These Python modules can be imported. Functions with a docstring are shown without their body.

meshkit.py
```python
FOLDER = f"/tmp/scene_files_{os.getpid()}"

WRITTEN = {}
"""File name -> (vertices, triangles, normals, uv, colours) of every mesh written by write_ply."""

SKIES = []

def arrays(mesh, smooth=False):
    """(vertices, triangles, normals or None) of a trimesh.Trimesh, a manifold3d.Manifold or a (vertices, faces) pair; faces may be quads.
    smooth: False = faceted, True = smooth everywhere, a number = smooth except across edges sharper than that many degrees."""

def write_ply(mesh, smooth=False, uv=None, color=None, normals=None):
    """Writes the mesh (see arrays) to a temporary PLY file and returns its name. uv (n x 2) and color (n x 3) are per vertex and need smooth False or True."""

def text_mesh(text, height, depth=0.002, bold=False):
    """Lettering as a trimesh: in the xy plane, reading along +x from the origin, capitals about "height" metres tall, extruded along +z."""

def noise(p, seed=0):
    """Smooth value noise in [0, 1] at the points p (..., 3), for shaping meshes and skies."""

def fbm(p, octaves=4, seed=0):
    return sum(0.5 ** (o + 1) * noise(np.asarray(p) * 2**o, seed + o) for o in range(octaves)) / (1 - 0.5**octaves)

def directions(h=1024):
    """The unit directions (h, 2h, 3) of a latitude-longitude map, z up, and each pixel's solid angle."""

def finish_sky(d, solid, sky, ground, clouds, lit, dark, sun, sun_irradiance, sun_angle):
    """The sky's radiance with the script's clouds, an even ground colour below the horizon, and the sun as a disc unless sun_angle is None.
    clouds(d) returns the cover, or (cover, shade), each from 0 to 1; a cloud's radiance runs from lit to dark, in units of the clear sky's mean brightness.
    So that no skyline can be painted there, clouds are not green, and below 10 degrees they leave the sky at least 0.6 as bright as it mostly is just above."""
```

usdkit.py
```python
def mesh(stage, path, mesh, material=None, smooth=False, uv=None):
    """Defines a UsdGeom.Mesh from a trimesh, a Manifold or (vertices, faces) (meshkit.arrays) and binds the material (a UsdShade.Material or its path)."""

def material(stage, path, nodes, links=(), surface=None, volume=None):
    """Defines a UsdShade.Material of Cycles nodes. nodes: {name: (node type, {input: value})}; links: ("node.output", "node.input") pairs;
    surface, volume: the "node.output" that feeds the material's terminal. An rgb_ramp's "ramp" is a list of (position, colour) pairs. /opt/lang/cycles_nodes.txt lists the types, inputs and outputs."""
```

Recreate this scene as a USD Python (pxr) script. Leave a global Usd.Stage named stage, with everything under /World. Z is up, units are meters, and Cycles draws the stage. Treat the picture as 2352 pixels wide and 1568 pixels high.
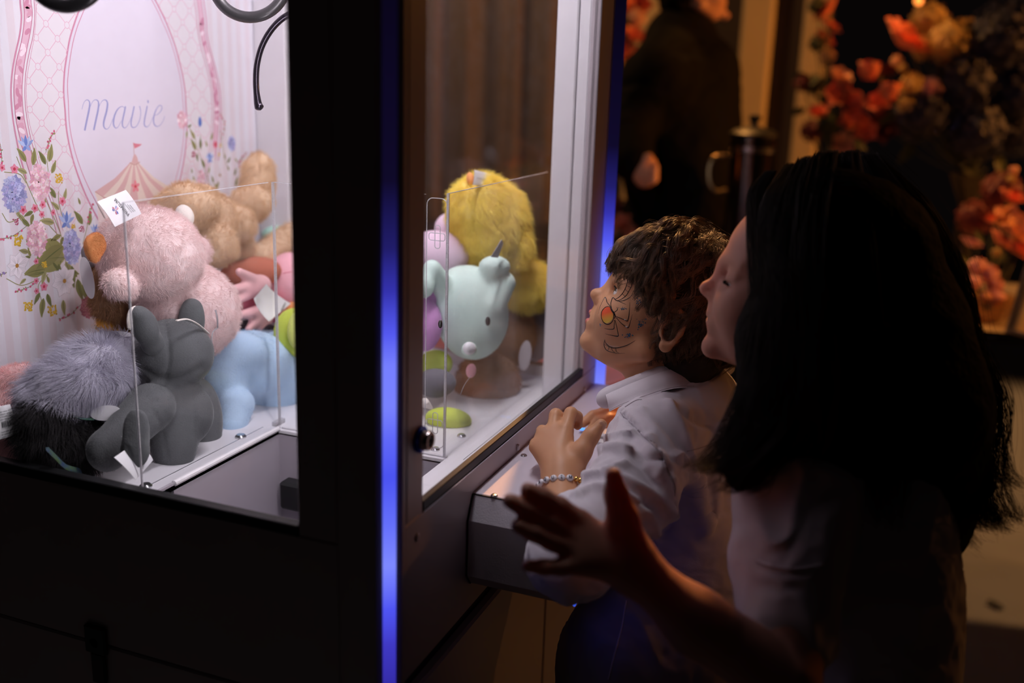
import math, random
import numpy as np
import trimesh, shapely, usdkit, meshkit
from shapely.geometry import Polygon, LineString, Point, box as sbox
from shapely import affinity
from shapely.ops import unary_union
from pxr import Usd, UsdGeom, UsdLux, UsdShade, Sdf, Gf, Vt

stage = Usd.Stage.CreateInMemory()
UsdGeom.SetStageUpAxis(stage, "Z"); UsdGeom.SetStageMetersPerUnit(stage, 1.0)
UsdGeom.Xform.Define(stage, "/World"); UsdGeom.Scope.Define(stage, "/World/Looks")
# ------------------------------------------------------------------ camera, lights, exposure
# world: x runs along the machine's front (away from the near corner), y into the machine, z up
FPX = 35 / 36 * 2352
CAM_R = np.array([[0.366267, -0.929968, 0.031740], [-0.225590, -0.121837, -0.966574], [0.902750, 0.346864, -0.254416]])  # rows: right, down, forward
CAM_P = np.array([-0.7772, -0.4138, 1.35])
cam = UsdGeom.Camera.Define(stage, "/World/camera")
_m = np.eye(4); _m[0, :3], _m[1, :3], _m[2, :3], _m[3, :3] = CAM_R[0], -CAM_R[1], -CAM_R[2], CAM_P
cam.AddTransformOp().Set(Gf.Matrix4d(_m.tolist()))
cam.CreateFocalLengthAttr(35.0); cam.CreateHorizontalApertureAttr(36.0); cam.CreateVerticalApertureAttr(24.0)
cam.CreateClippingRangeAttr(Gf.Vec2f(0.05, 100)); cam.CreateFStopAttr(2.0); cam.CreateFocusDistanceAttr(1.22)
cam.CreateExposureAttr(0.0)

def rect_light(name, pos, rot, w, h, intensity, color):
    l = UsdLux.RectLight.Define(stage, "/World/" + name); l.AddTranslateOp().Set(Gf.Vec3d(*pos)); l.AddRotateXYZOp().Set(Gf.Vec3f(*rot))
    l.CreateWidthAttr(w); l.CreateHeightAttr(h); l.CreateIntensityAttr(intensity); l.CreateColorAttr(Gf.Vec3f(*color)); return l
def ball_light(name, pos, r, intensity, color):
    l = UsdLux.SphereLight.Define(stage, "/World/" + name); l.AddTranslateOp().Set(Gf.Vec3d(*pos))
    l.CreateRadiusAttr(r); l.CreateIntensityAttr(intensity); l.CreateColorAttr(Gf.Vec3f(*color)); return l
def spot(name, pos, to, r, intensity, color, cone, soft=.5):
    l = ball_light(name, pos, r, intensity, color)
    d = np.array(to, float) - pos; d /= np.linalg.norm(d); z = -d; x = np.cross([0, 0, 1], z); x /= np.linalg.norm(x); y = np.cross(z, x)
    m = np.eye(4); m[0, :3], m[1, :3], m[2, :3], m[3, :3] = x, y, z, pos
    l.ClearXformOpOrder(); l.AddTransformOp(opSuffix="aim").Set(Gf.Matrix4d(m.tolist()))
    s = UsdLux.ShapingAPI.Apply(l.GetPrim()); s.CreateShapingConeAngleAttr(cone); s.CreateShapingConeSoftnessAttr(soft); return l

rect_light("unseen_cabinet_light_front", (0.36, 0.085, 1.965), (0, 0, 0), 0.62, 0.06, 56.0, (1.0, 0.955, 1.0))    # unseen lamp under the roof, placed to light the cabinet from above
rect_light("unseen_cabinet_light_corner", (0.041, 0.058, 1.42), (90, 0, -37), 0.026, 0.86, 29.0, (1.0, 0.955, 1.0))        # unseen, inside the near post, placed to brighten the toys' near sides
spot("unseen_amber_lamp_floor", (4.4, -2.6, 3.1), (3.1, -0.95, 0.0), 0.06, 1900.0, (1.0, 0.54, 0.22), 23)       # amber lamps out of view; this one placed to light the floor
spot("unseen_amber_lamp_flowers", (2.7, 0.7, 3.2), (1.85, -0.50, 1.15), 0.05, 2200.0, (1.0, 0.42, 0.10), 15)  # out of view, placed to edge the flowers from above
spot("unseen_amber_lamp_hair", (2.4, 0.5, 2.7), (0.50, -0.11, 1.17), 0.05, 4200.0, (1.0, 0.46, 0.16), 5.0)  # unseen narrow beam, aimed to warm the boy's hair
spot("unseen_amber_lamp_spill", (3.2, -2.4, 2.3), (0.55, -0.30, 1.0), 0.05, 320.0, (1.0, 0.36, 0.08), 14)  # unseen and weak, tints the boy's back and the girl's outline
spot("unseen_orange_lamp_side", (2.3, -3.2, 2.5), (2.4, 0.1, 1.3), 0.06, 2600.0, (1.0, 0.33, 0.06), 22)  # unseen, placed to turn the man's face and nearby flowers orange
spot("unseen_amber_lamp_left", (2.3, 1.9, 3.0), (3.4, 0.6, 1.4), 0.05, 700.0, (1.0, 0.50, 0.20), 50)  # out of view, placed to light the boards and drape
dome = UsdLux.DomeLight.Define(stage, "/World/night_sky"); dome.CreateIntensityAttr(1.0); dome.CreateColorAttr(Gf.Vec3f(0.0007, 0.0005, 0.0005))

# ------------------------------------------------------------------ helpers
def ray(x, y): return CAM_R.T @ np.array([(x - 1176.) / FPX, (y - 784.) / FPX, 1.])
def at(x, y, d): return CAM_P + ray(x, y) * d                       # the point at this depth that the photograph shows there
def on(ax, v, x, y): r = ray(x, y); return CAM_P + r * (v - CAM_P[ax]) / r[ax]
def onY(x, y, Y): return on(1, Y, x, y)

used, base_of = {}, {}
def numbered(parent, name):
    k = (str(parent), name); n = used.get(k, 0); used[k] = n + 1
    return name if n == 0 else f"{name}_{n:03d}"
def data(prim, **kw):
    for k, v in kw.items():
        if v is not None: prim.SetCustomDataByKey(k, v)
def thing(name, label, cat, loc=(0, 0, 0), group=None, kind=None):
    path = "/World/" + numbered("/World", name)
    x = UsdGeom.Xform.Define(stage, path); x.AddTranslateOp().Set(Gf.Vec3d(*map(float, loc)))
    base_of[path] = np.array(loc, float); data(x.GetPrim(), label=label, category=cat, group=group, kind=kind)
    return path
def root_loc(path):
    for p, v in base_of.items():
        if path == p or path.startswith(p + "/"): return v
    return np.zeros(3)
def part(parent, name, mesh, mat, smooth=30, label=None, kind=None, uv=None, tint=None):
    path = f"{parent}/{numbered(parent, name)}"
    if hasattr(mesh, "to_mesh") or isinstance(mesh, tuple): v, f, _ = meshkit.arrays(mesh); mesh = trimesh.Trimesh(v, f, process=False)
    mesh = mesh.copy(); mesh.apply_translation(-root_loc(parent))
    m = usdkit.mesh(stage, path, mesh, mat, smooth=smooth)
    if tint is not None: UsdGeom.PrimvarsAPI(m).CreatePrimvar("tint", Sdf.ValueTypeNames.Color3fArray, "vertex").Set(Vt.Vec3fArray.FromNumpy(np.asarray(tint, np.float32)))
    data(m.GetPrim(), label=label, kind=kind)
    return path
def single(name, mesh, mat, label, cat, smooth=30, group=None, kind=None, tint=None):
    p = part("/World", name, mesh, mat, smooth=smooth, tint=tint); data(stage.GetPrimAtPath(p), label=label, category=cat, group=group, kind=kind); return p
def struct(name, mesh, mat, label=None, smooth=30):
    p = part("/World", name, mesh, mat, smooth=smooth, kind="structure", label=label); return p
def curves(parent, name, strands, width, mat, kind="stuff", label=None, taper=(1, .8, .15)):
    """strands (n, k, 3) as one BasisCurves part."""
    path = f"{parent}/{numbered(parent, name)}"; n, k = strands.shape[:2]
    c = UsdGeom.BasisCurves.Define(stage, path); c.CreateTypeAttr("linear")
    pts = (strands - root_loc(parent)).reshape(-1, 3)
    c.CreatePointsAttr(Vt.Vec3fArray.FromNumpy(pts.astype(np.float32))); c.CreateCurveVertexCountsAttr(Vt.IntArray.FromNumpy(np.full(n, k, np.int32)))
    w = np.interp(np.linspace(0, 1, k), np.linspace(0, 1, len(taper)), taper) * width
    c.CreateWidthsAttr(Vt.FloatArray.FromNumpy(np.tile(w, n).astype(np.float32))); c.SetWidthsInterpolation("vertex")
    UsdShade.MaterialBindingAPI.Apply(c.GetPrim()).Bind(UsdShade.Material.Get(stage, mat)); data(c.GetPrim(), kind=kind, label=label)
    return path

def M(name, color, rough=.5, var=0, vs=30, bump=0, bs=300, bd=.0006, sheen=0, metal=0, coat=0, spec=.5, color2=None, trans=0, emit=0, ecol=None, sss=0, ior=1.5, vdet=3, coatr=.1):
    """A principled material; var mixes towards color2 (or a darker tone) by noise, bump adds fine relief."""
    path = "/World/Looks/" + name
    p = dict(base_color=color, roughness=rough, metallic=metal, coat_weight=coat, coat_roughness=coatr, sheen_weight=sheen, sheen_roughness=.4, specular_ior_level=spec, transmission_weight=trans, ior=ior)
    if sheen: p["sheen_tint"] = tuple(min(1, c * .6 + .4) for c in color)
    if sss: p.update(subsurface_weight=sss, subsurface_radius=(1, .35, .2), subsurface_scale=.006)
    if emit: p.update(emission_color=ecol or color, emission_strength=emit)
    nodes, links = {"p": ("principled_bsdf", p)}, []
    if var or bump: nodes["tc"] = ("texture_coordinate", {})
    if var:
        c2 = color2 or tuple(c * .55 for c in color)
        nodes["n"] = ("noise_texture", {"scale": vs, "detail": vdet, "roughness": .6})
        nodes["r"] = ("map_range", {"from_min": .3, "from_max": .7, "to_min": 0.0, "to_max": var, "clamp": True})
        nodes["m"] = ("mix_color", {"a": color, "b": c2})
        links += [("tc.object", "n.vector"), ("n.fac", "r.value"), ("r.result", "m.fac"), ("m.result", "p.base_color")]
    if bump:
        nodes["bn"] = ("noise_texture", {"scale": bs, "detail": 2}); nodes["b"] = ("bump", {"strength": bump, "distance": bd})
        links += [("tc.object", "bn.vector"), ("bn.fac", "b.height"), ("b.normal", "p.normal")]
    usdkit.material(stage, path, nodes, links, surface="p.BSDF"); return path
def M_glass(name, tint=(.97, .97, .98), rough=.0, dust=.0, gloss=.25, ior=1.45, ds=25):
    path = "/World/Looks/" + name
    nodes = {"t": ("transparent_bsdf", {"color": tint}), "g": ("glossy_bsdf", {"color": (1, 1, 1), "roughness": rough}), "f": ("layer_weight", {"blend": .5}), "pw": ("math", {"math_type": "power", "value2": 5.0}),
             "s": ("math", {"math_type": "multiply_add", "value2": .5 * gloss, "value3": .02 * gloss}), "mx": ("mix_closure", {})}
    links = [("f.facing", "pw.value1"), ("pw.value", "s.value1"), ("s.value", "mx.fac"), ("t.BSDF", "mx.closure1"), ("g.BSDF", "mx.closure2")]; out = "mx.closure"
    if dust:
        nodes.update({"tc": ("texture_coordinate", {}), "n": ("noise_texture", {"scale": ds, "detail": 6, "roughness": .7, "distortion": 1.5}),
                      "r": ("map_range", {"from_min": .35, "from_max": .75, "to_min": dust * .25, "to_max": dust, "clamp": True}),
                      "d": ("diffuse_bsdf", {"color": (.7, .68, .7)}), "m2": ("mix_closure", {})})
        links += [("tc.object", "n.vector"), ("n.fac", "r.value"), ("r.result", "m2.fac"), ("mx.closure", "m2.closure1"), ("d.BSDF", "m2.closure2")]; out = "m2.closure"
    usdkit.material(stage, path, nodes, links, surface=out); return path
def M_tint(name, rough=.6, spec=.3):
    path = "/World/Looks/" + name
    usdkit.material(stage, path, {"a": ("attribute", {"attribute": "tint"}), "p": ("principled_bsdf", {"roughness": rough, "specular_ior_level": spec})}, [("a.color", "p.base_color")], surface="p.BSDF"); return path
def srgb(r, g, b): return tuple(((c / 255) / 12.92 if c <= 10 else (((c / 255) + .055) / 1.055) ** 2.4) for c in (r, g, b))

def cat_(*ms): return trimesh.util.concatenate([m for m in ms])
def bx(x0, x1, y0, y1, z0, z1, bev=0):
    lo, hi = np.minimum([x0, y0, z0], [x1, y1, z1]), np.maximum([x0, y0, z0], [x1, y1, z1])
    if bev <= 0:
        m = trimesh.creation.box(hi - lo); m.apply_translation((lo + hi) / 2); return m
    bev = min(bev, (hi - lo).min() * .49)
    pts = [[(lo, hi)[i][a] + (bev if i == 0 else -bev) * (a != ax) for a in range(3)] for ax in range(3) for i3 in range(8) for i in [None]] if False else []
    for c in np.ndindex(2, 2, 2):
        v = np.where(np.array(c) == 0, lo, hi); s = np.where(np.array(c) == 0, 1, -1)
        for ax in range(3):
            q = v + s * bev; q[ax] = v[ax]; pts.append(q)
    return trimesh.convex.convex_hull(np.array(pts))
def frame_from(d, up=(0, 0, 1)):
    d = np.asarray(d, float); d = d / np.linalg.norm(d); u = np.asarray(up, float)
    x = np.cross(u, d); x = np.cross([1, 0, 0], d) if np.linalg.norm(x) < 1e-5 else x; x /= np.linalg.norm(x)
    return np.stack([x, np.cross(d, x), d], 1)                       # columns: side, up-ish, direction
def lathe(profile, pos=(0, 0, 0), axis=(0, 0, 1), n=40):
    m = trimesh.creation.revolve(np.array(profile, float), sections=n); T = np.eye(4); T[:3, :3] = frame_from(axis, (0, 1, 0.01) if abs(axis[2]) > .9 else (0, 0, 1)); T[:3, 3] = pos
    m.apply_transform(T); return m
def catmull(pts, n=8):
    p = np.asarray(pts, float); p = np.vstack([2 * p[0] - p[1], p, 2 * p[-1] - p[-2]]); out = []
    for i in range(1, len(p) - 2):
        t = np.linspace(0, 1, n, endpoint=False)[:, None]; a, b, c, d = p[i - 1], p[i], p[i + 1], p[i + 2]
        out.append(.5 * (2 * b + (c - a) * t + (2 * a - 5 * b + 4 * c - d) * t ** 2 + (3 * b - a - 3 * c + d) * t ** 3))
    return np.vstack(out + [p[-2:-1]])
def tube(pts, r, sides=10, closed=False, flat=1.0, up=(0, 0, 1)):
    """A swept tube with round ends; r a number or one per point; flat squashes it across up."""
    p = np.asarray(pts, float); n = len(p); r = np.broadcast_to(np.asarray(r, float), (n,))
    t = (np.roll(p, -1, 0) - np.roll(p, 1, 0)) if closed else np.gradient(p, axis=0); t /= np.linalg.norm(t, axis=1, keepdims=True) + 1e-12
    a = np.zeros_like(p); ref = np.cross(t[0], up); ref = np.cross(t[0], [1, 0, 0]) if np.linalg.norm(ref) < 1e-3 else ref
    for i in range(n):
        ref = ref - t[i] * (ref @ t[i]); ref /= np.linalg.norm(ref) + 1e-12; a[i] = ref
    b = np.cross(t, a); ang = np.arange(sides) * 2 * np.pi / sides
    v = (p[:, None] + r[:, None, None] * (np.cos(ang)[None, :, None] * a[:, None] + flat * np.sin(ang)[None, :, None] * b[:, None])).reshape(-1, 3)
    f = []; m = n if closed else n - 1
    for i in range(m):
        k = (i + 1) % n
        for j in range(sides):
            l = (j + 1) % sides; f += [[i * sides + j, i * sides + l, k * sides + l], [i * sides + j, k * sides + l, k * sides + j]]
    if not closed:
        v = np.vstack([v, p[0] - t[0] * r[0] * .5, p[-1] + t[-1] * r[-1] * .5]); e0, e1 = n * sides, n * sides + 1
        for j in range(sides):
            l = (j + 1) % sides; f += [[e0, l, j], [e1, (n - 1) * sides + j, (n - 1) * sides + l]]
    mm = trimesh.Trimesh(v, f, process=False); mm.fix_normals() if n < 40 else None; return mm
def extr(poly, h, T=None):
    ps = getattr(poly, "geoms", [poly]); m = cat_(*[trimesh.creation.extrude_polygon(q, h, engine="earcut") for q in ps if q.area > 0])
    if T is not None: m.apply_transform(T)
    return m
def basis(o, x, y):
    T = np.eye(4); x = np.asarray(x, float); y = np.asarray(y, float); T[:3, 0], T[:3, 1], T[:3, 2], T[:3, 3] = x, y, np.cross(x, y), o; return T

# soft bodies: smooth unions of ellipsoids and round cones, meshed by surface nets
def nets(f, lo, h):
    s = f < 0; nx, ny, nz = f.shape; acc = np.zeros((nx - 1, ny - 1, nz - 1, 3), np.float32); cnt = np.zeros((nx - 1, ny - 1, nz - 1), np.float32); quads = []
    for ax in range(3):
        sl = [slice(None)] * 3; sl[ax] = slice(0, -1); sh = [slice(None)] * 3; sh[ax] = slice(1, None)
        a, b = f[tuple(sl)], f[tuple(sh)]; idx = np.argwhere((a < 0) != (b < 0))
        t = a[tuple(idx.T)] / (a[tuple(idx.T)] - b[tuple(idx.T)]); pos = idx.astype(np.float32); pos[:, ax] += t; flip = a[tuple(idx.T)] < 0
        o1, o2 = (ax + 1) % 3, (ax + 2) % 3; cells = []
        for d1, d2 in ((0, 0), (-1, 0), (-1, -1), (0, -1)):
            c = idx.copy(); c[:, o1] += d1; c[:, o2] += d2; cells.append(c)
        ok = np.all([(c >= 0).all(1) & (c < np.array(acc.shape[:3])).all(1) for c in cells], axis=0)
        for c in cells:
            g = (c >= 0).all(1) & (c < np.array(acc.shape[:3])).all(1); np.add.at(acc, tuple(c[g].T), pos[g]); np.add.at(cnt, tuple(c[g].T), 1)
        q = np.stack([np.ravel_multi_index(tuple(c[ok].T), acc.shape[:3]) for c in cells], 1); q[~flip[ok]] = q[~flip[ok]][:, ::-1]; quads.append(q)
    q = np.vstack(quads); keep = np.flatnonzero(cnt.ravel()); mp = np.full(cnt.size, -1); mp[keep] = np.arange(len(keep))
    v = acc.reshape(-1, 3)[keep] / cnt.ravel()[keep][:, None] * h + lo; q = mp[q]
    return trimesh.Trimesh(v, np.vstack([q[:, [0, 1, 2]], q[:, [0, 2, 3]]]), process=False)
def E(c, r, k=.01, R=None, sub=False): return ("e", np.asarray(c, float), np.broadcast_to(np.asarray(r, float), (3,)).astype(float), np.eye(3) if R is None else R, k, sub)
def Cn(a, b, ra, rb=None, k=.01, sub=False): return ("c", np.asarray(a, float), np.asarray(b, float), float(ra), float(ra if rb is None else rb), k, sub)
def chain(pts, rs, k=.008): return [Cn(pts[i], pts[i + 1], rs[i], rs[i + 1], k) for i in range(len(pts) - 1)]
def relax(m, times):
    """Taubin smoothing that leaves no vertex without neighbours behind."""
    e = m.edges_unique; v = np.array(m.vertices); deg = np.maximum(np.bincount(e.ravel(), minlength=len(v)), 1)[:, None]
    for i in range(times * 2):
        for w in (.5, -.52):
            s = np.stack([np.bincount(e[:, 0], v[e[:, 1], a], len(v)) + np.bincount(e[:, 1], v[e[:, 0], a], len(v)) for a in range(3)], 1); v = v + w * (s / deg - v) * (s != 0).any(1)[:, None]
    m.vertices = v; return m
def soft(prims, h=.003, smooth=2, warp=None):
    los, his = [], []
    for p in prims:
        if p[-1]: continue
        if p[0] == "e": e = np.abs(p[3]) @ p[2]; los.append(p[1] - e); his.append(p[1] + e)
        else: los.append(np.minimum(p[1] - p[3], p[2] - p[4])); his.append(np.maximum(p[1] + p[3], p[2] + p[4]))
    lo, hi = np.min(los, 0) - 4 * h - .006, np.max(his, 0) + 4 * h + .006; n = np.ceil((hi - lo) / h).astype(int) + 1; f = np.full(n, 1.0, np.float32)
    for p in prims:
        k = p[-2]
        if p[0] == "e": e = np.abs(p[3]) @ p[2]; a, b = p[1] - e, p[1] + e
        else: a, b = np.minimum(p[1] - p[3], p[2] - p[4]), np.maximum(p[1] + p[3], p[2] + p[4])
        m = max(k * 1.2, 3 * h) + .004; i0 = np.clip(np.floor((a - m - lo) / h).astype(int), 0, n); i1 = np.clip(np.ceil((b + m - lo) / h).astype(int) + 1, 0, n)
        if (i1 <= i0).any(): continue
        X = np.stack(np.meshgrid(*[lo[j] + h * np.arange(i0[j], i1[j]) for j in range(3)], indexing="ij"), -1).astype(np.float32)
        if p[0] == "e":
            q = (X - p[1].astype(np.float32)) @ p[3].astype(np.float32); r = p[2].astype(np.float32); k0 = np.linalg.norm(q / r, axis=-1); k1 = np.linalg.norm(q / r ** 2, axis=-1) + 1e-9; d = k0 * (k0 - 1) / k1
            d = np.where(k0 < 1e-3, -r.min(), d)
        else:
            ab = p[2] - p[1]; t = np.clip(((X - p[1]) @ ab) / max(ab @ ab, 1e-12), 0, 1); d = np.linalg.norm(X - p[1] - t[..., None] * ab, axis=-1) - (p[3] + (p[4] - p[3]) * t)
        sl = tuple(slice(i0[j], i1[j]) for j in range(3)); g = f[sl]
        if p[-1]: hh = np.clip(.5 - .5 * (g + d) / k, 0, 1); f[sl] = g * (1 - hh) + (-d) * hh + k * hh * (1 - hh)
        else: hh = np.clip(.5 + .5 * (d - g) / k, 0, 1); f[sl] = d * (1 - hh) + g * hh - k * hh * (1 - hh)
    m = nets(f, lo, h)
    return relax(m, smooth) if smooth else m
def vnorm(m): return meshkit.arrays(m, True)[2]
def ruffle(m, amp, scale, seed=0, octaves=3):
    n = vnorm(m); m.vertices = m.vertices + n * ((meshkit.fbm(np.asarray(m.vertices) * scale, octaves, seed) - .5) * 2 * amp)[:, None]; return m
def fur(parent, name, mesh, count, length, width, mat, seed, comb=(0, 0, -1), lift=.8, clump=.9, cs=60, keep=None, lvar=.4, k=3):
    """Short pile: strands rooted on the mesh, combed and clumped by noise."""
    rng = np.random.default_rng(seed); v, f = np.asarray(mesh.vertices), np.asarray(mesh.faces); tri = v[f]
    cr = np.cross(tri[:, 1] - tri[:, 0], tri[:, 2] - tri[:, 0]); ar = np.linalg.norm(cr, axis=1); vn = vnorm(mesh)
    tocam = ((CAM_P - tri.mean(1)) * cr).sum(1) > -.25 * ar * np.linalg.norm(CAM_P - tri.mean(1), axis=1)
    w = ar.copy(); w[~tocam] *= .12                                  # fewer strands on the far side, which only a mirror would show
    i = rng.choice(len(f), count, p=w / w.sum()); u = rng.random((count, 2)); u[u.sum(1) > 1] = 1 - u[u.sum(1) > 1]
    bc = np.stack([1 - u.sum(1), u[:, 0], u[:, 1]], 1); root = (tri[i] * bc[..., None]).sum(1); nn = (vn[f[i]] * bc[..., None]).sum(1); nn /= np.linalg.norm(nn, axis=1, keepdims=True)
    if keep is not None: g = keep(root); root, nn = root[g], nn[g]; count = len(root)
    cm = np.asarray(comb, float); tang = cm - nn * (nn @ cm)[:, None]
    cl = np.stack([meshkit.fbm(root * cs, 2, seed * 7 + a) - .5 for a in range(3)], 1) * 2 * clump
    d = nn * lift + tang * .6 + cl + rng.normal(0, .18, (count, 3)); d += nn * np.maximum(0, .15 - (d * nn).sum(1))[:, None]; d /= np.linalg.norm(d, axis=1, keepdims=True)
    L = (length * (1 + lvar * (rng.random(count) * 2 - 1)))[:, None]; t = np.linspace(0, 1, k)[None, :, None]
    S = (root - nn * .0006)[:, None] + d[:, None] * (L[:, None] * t) + (tang * .35 - nn * .15)[:, None] * (L[:, None] * t ** 2)
    return curves(parent, name, S, width, mat)

# ------------------------------------------------------------------ the setting
m_floor = M("floor_grey", srgb(168, 160, 152), .32, var=.35, vs=4, color2=srgb(140, 132, 126), bump=.1, bs=90, bd=.0005)
struct("floor", bx(-4, 9, -6, 7, -.05, 0), m_floor, "smooth pale grey floor with an amber sheen")

# ------------------------------------------------------------------ the claw machine
W, D, ZF, YW = .72, .70, .88, .61
m_shell = M("shell_paint", srgb(176, 166, 172), .38, bump=.18, bs=700, bd=.0003)
m_inner = M("inner_white", srgb(222, 219, 224), .35, bump=.05, bs=500, bd=.0002)
m_dark = M("shell_shadow_gap", srgb(14, 13, 15), .6)
m_rubber = M("rubber_black", (.006, .006, .007), .45)
m_steel = M("steel", (.62, .62, .64), .22, metal=1)
m_deck = M("deck_paint", srgb(205, 198, 208), .36, bump=.5, bs=520, bd=.0004)
m_claw = M("claw_coating", (.035, .033, .036), .25, metal=.6, bump=.2, bs=900, bd=.0002)
m_print = M_tint("print_ink", .55, .3)
m_pane = M_glass("pane_glass", (.985, .985, .99), dust=.012, gloss=.55)
m_pane_dusty = M_glass("pane_glass_dusty", (.97, .96, .97), dust=.014, gloss=.5)
m_acr = M_glass("acrylic", (.99, .99, .995), dust=.004, gloss=.6, ds=40)
m_acr_edge = M_glass("acrylic_edge", (.86, .86, .90), dust=.9, gloss=.9, ds=300)
mc = thing("claw_machine", "tall claw machine with lit glass cabinet, blue light strips and printed back wall", "claw machine", (0, 0, 0))
# lower cabinet and shell
part(mc, "side_panel", cat_(bx(0, .012, .06, .70, .712, .902, .002), bx(.0015, .012, .06, .70, .04, .709, .002)), m_shell)
part(mc, "far_side_panel", bx(.708, .72, .06, .70, .04, .90, .002), m_shell)
part(mc, "rear_panel", bx(0, .72, .69, .70, .04, 2.08, .002), m_shell)
part(mc, "base_plinth", bx(.02, .70, .03, .68, 0, .05), m_rubber)
part(mc, "front_panel", cat_(bx(.024, .695, 0, .014, .748, .9225, .002)), m_shell)
part(mc, "door_gap", bx(.024, .695, .012, .02, .716, .75), m_dark)
part(mc, "prize_door", bx(.03, .47, .0, .014, .08, .724, .003), m_shell)
part(mc, "coin_door", bx(.4735, .69, .0, .014, .08, .724, .003), m_shell)
part(mc, "front_kick_panel", bx(.024, .695, .004, .014, .04, .078), m_shell)
part(mc, "hasp", cat_(bx(-.006, .001, .365, .395, .70, .735, .002), bx(-.004, .001, .37, .39, .66, .70, .002), lathe([(0, 0), (.006, 0), (.006, .006), (0, .006)], (0, .38, .715), (-1, 0, 0), 16)), m_rubber)
# corner posts: a chamfered outer post and the window stiles beside it
def post(poly, z0=.04, z1=2.08): return extr(Polygon(poly), z1 - z0, basis((0, 0, z0), (1, 0, 0), (0, 1, 0)))
part(mc, "corner_post", post([(0, .0605), (0, .019), (.006, .0125), (.0125, .006), (.019, 0), (.0255, 0), (.0255, .012), (.012, .0605)]), m_shell)
part(mc, "corner_post", post([(.6665, 0), (.70, 0), (.72, .02), (.72, .06), (.705, .06), (.70, .02), (.6665, .012)]), m_shell)
part(mc, "side_stile", bx(0, .012, .0615, .107, .902, 1.98, .0015), m_shell)
part(mc, "side_stile", bx(0, .012, .60, .70, .902, 1.98, .0015), m_shell)
part(mc, "front_stile", bx(.0275, .063, .0, .014, .9225, 1.98, .0012), m_shell)
part(mc, "front_stile", bx(.600, .6645, .0, .014, .9225, 1.98, .0012), m_shell)
part(mc, "front_stile_groove", bx(.02, .0285, .004, .012, .04, 1.98), m_dark)
part(mc, "inner_post", cat_(bx(.604, .70, .034, .0655, ZF, 1.98, .002), bx(.602, .62, .0145, .0315, ZF, 1.98, .002)), m_inner)
part(mc, "inner_post", bx(.655, .704, .548, .609, ZF, 1.98, .002), m_inner)
part(mc, "inner_post", bx(.013, .02, .0625, .104, ZF, 1.98), m_inner)
part(mc, "roof", bx(0, .72, 0, .70, 1.98, 2.08, .006), m_shell)
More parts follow.
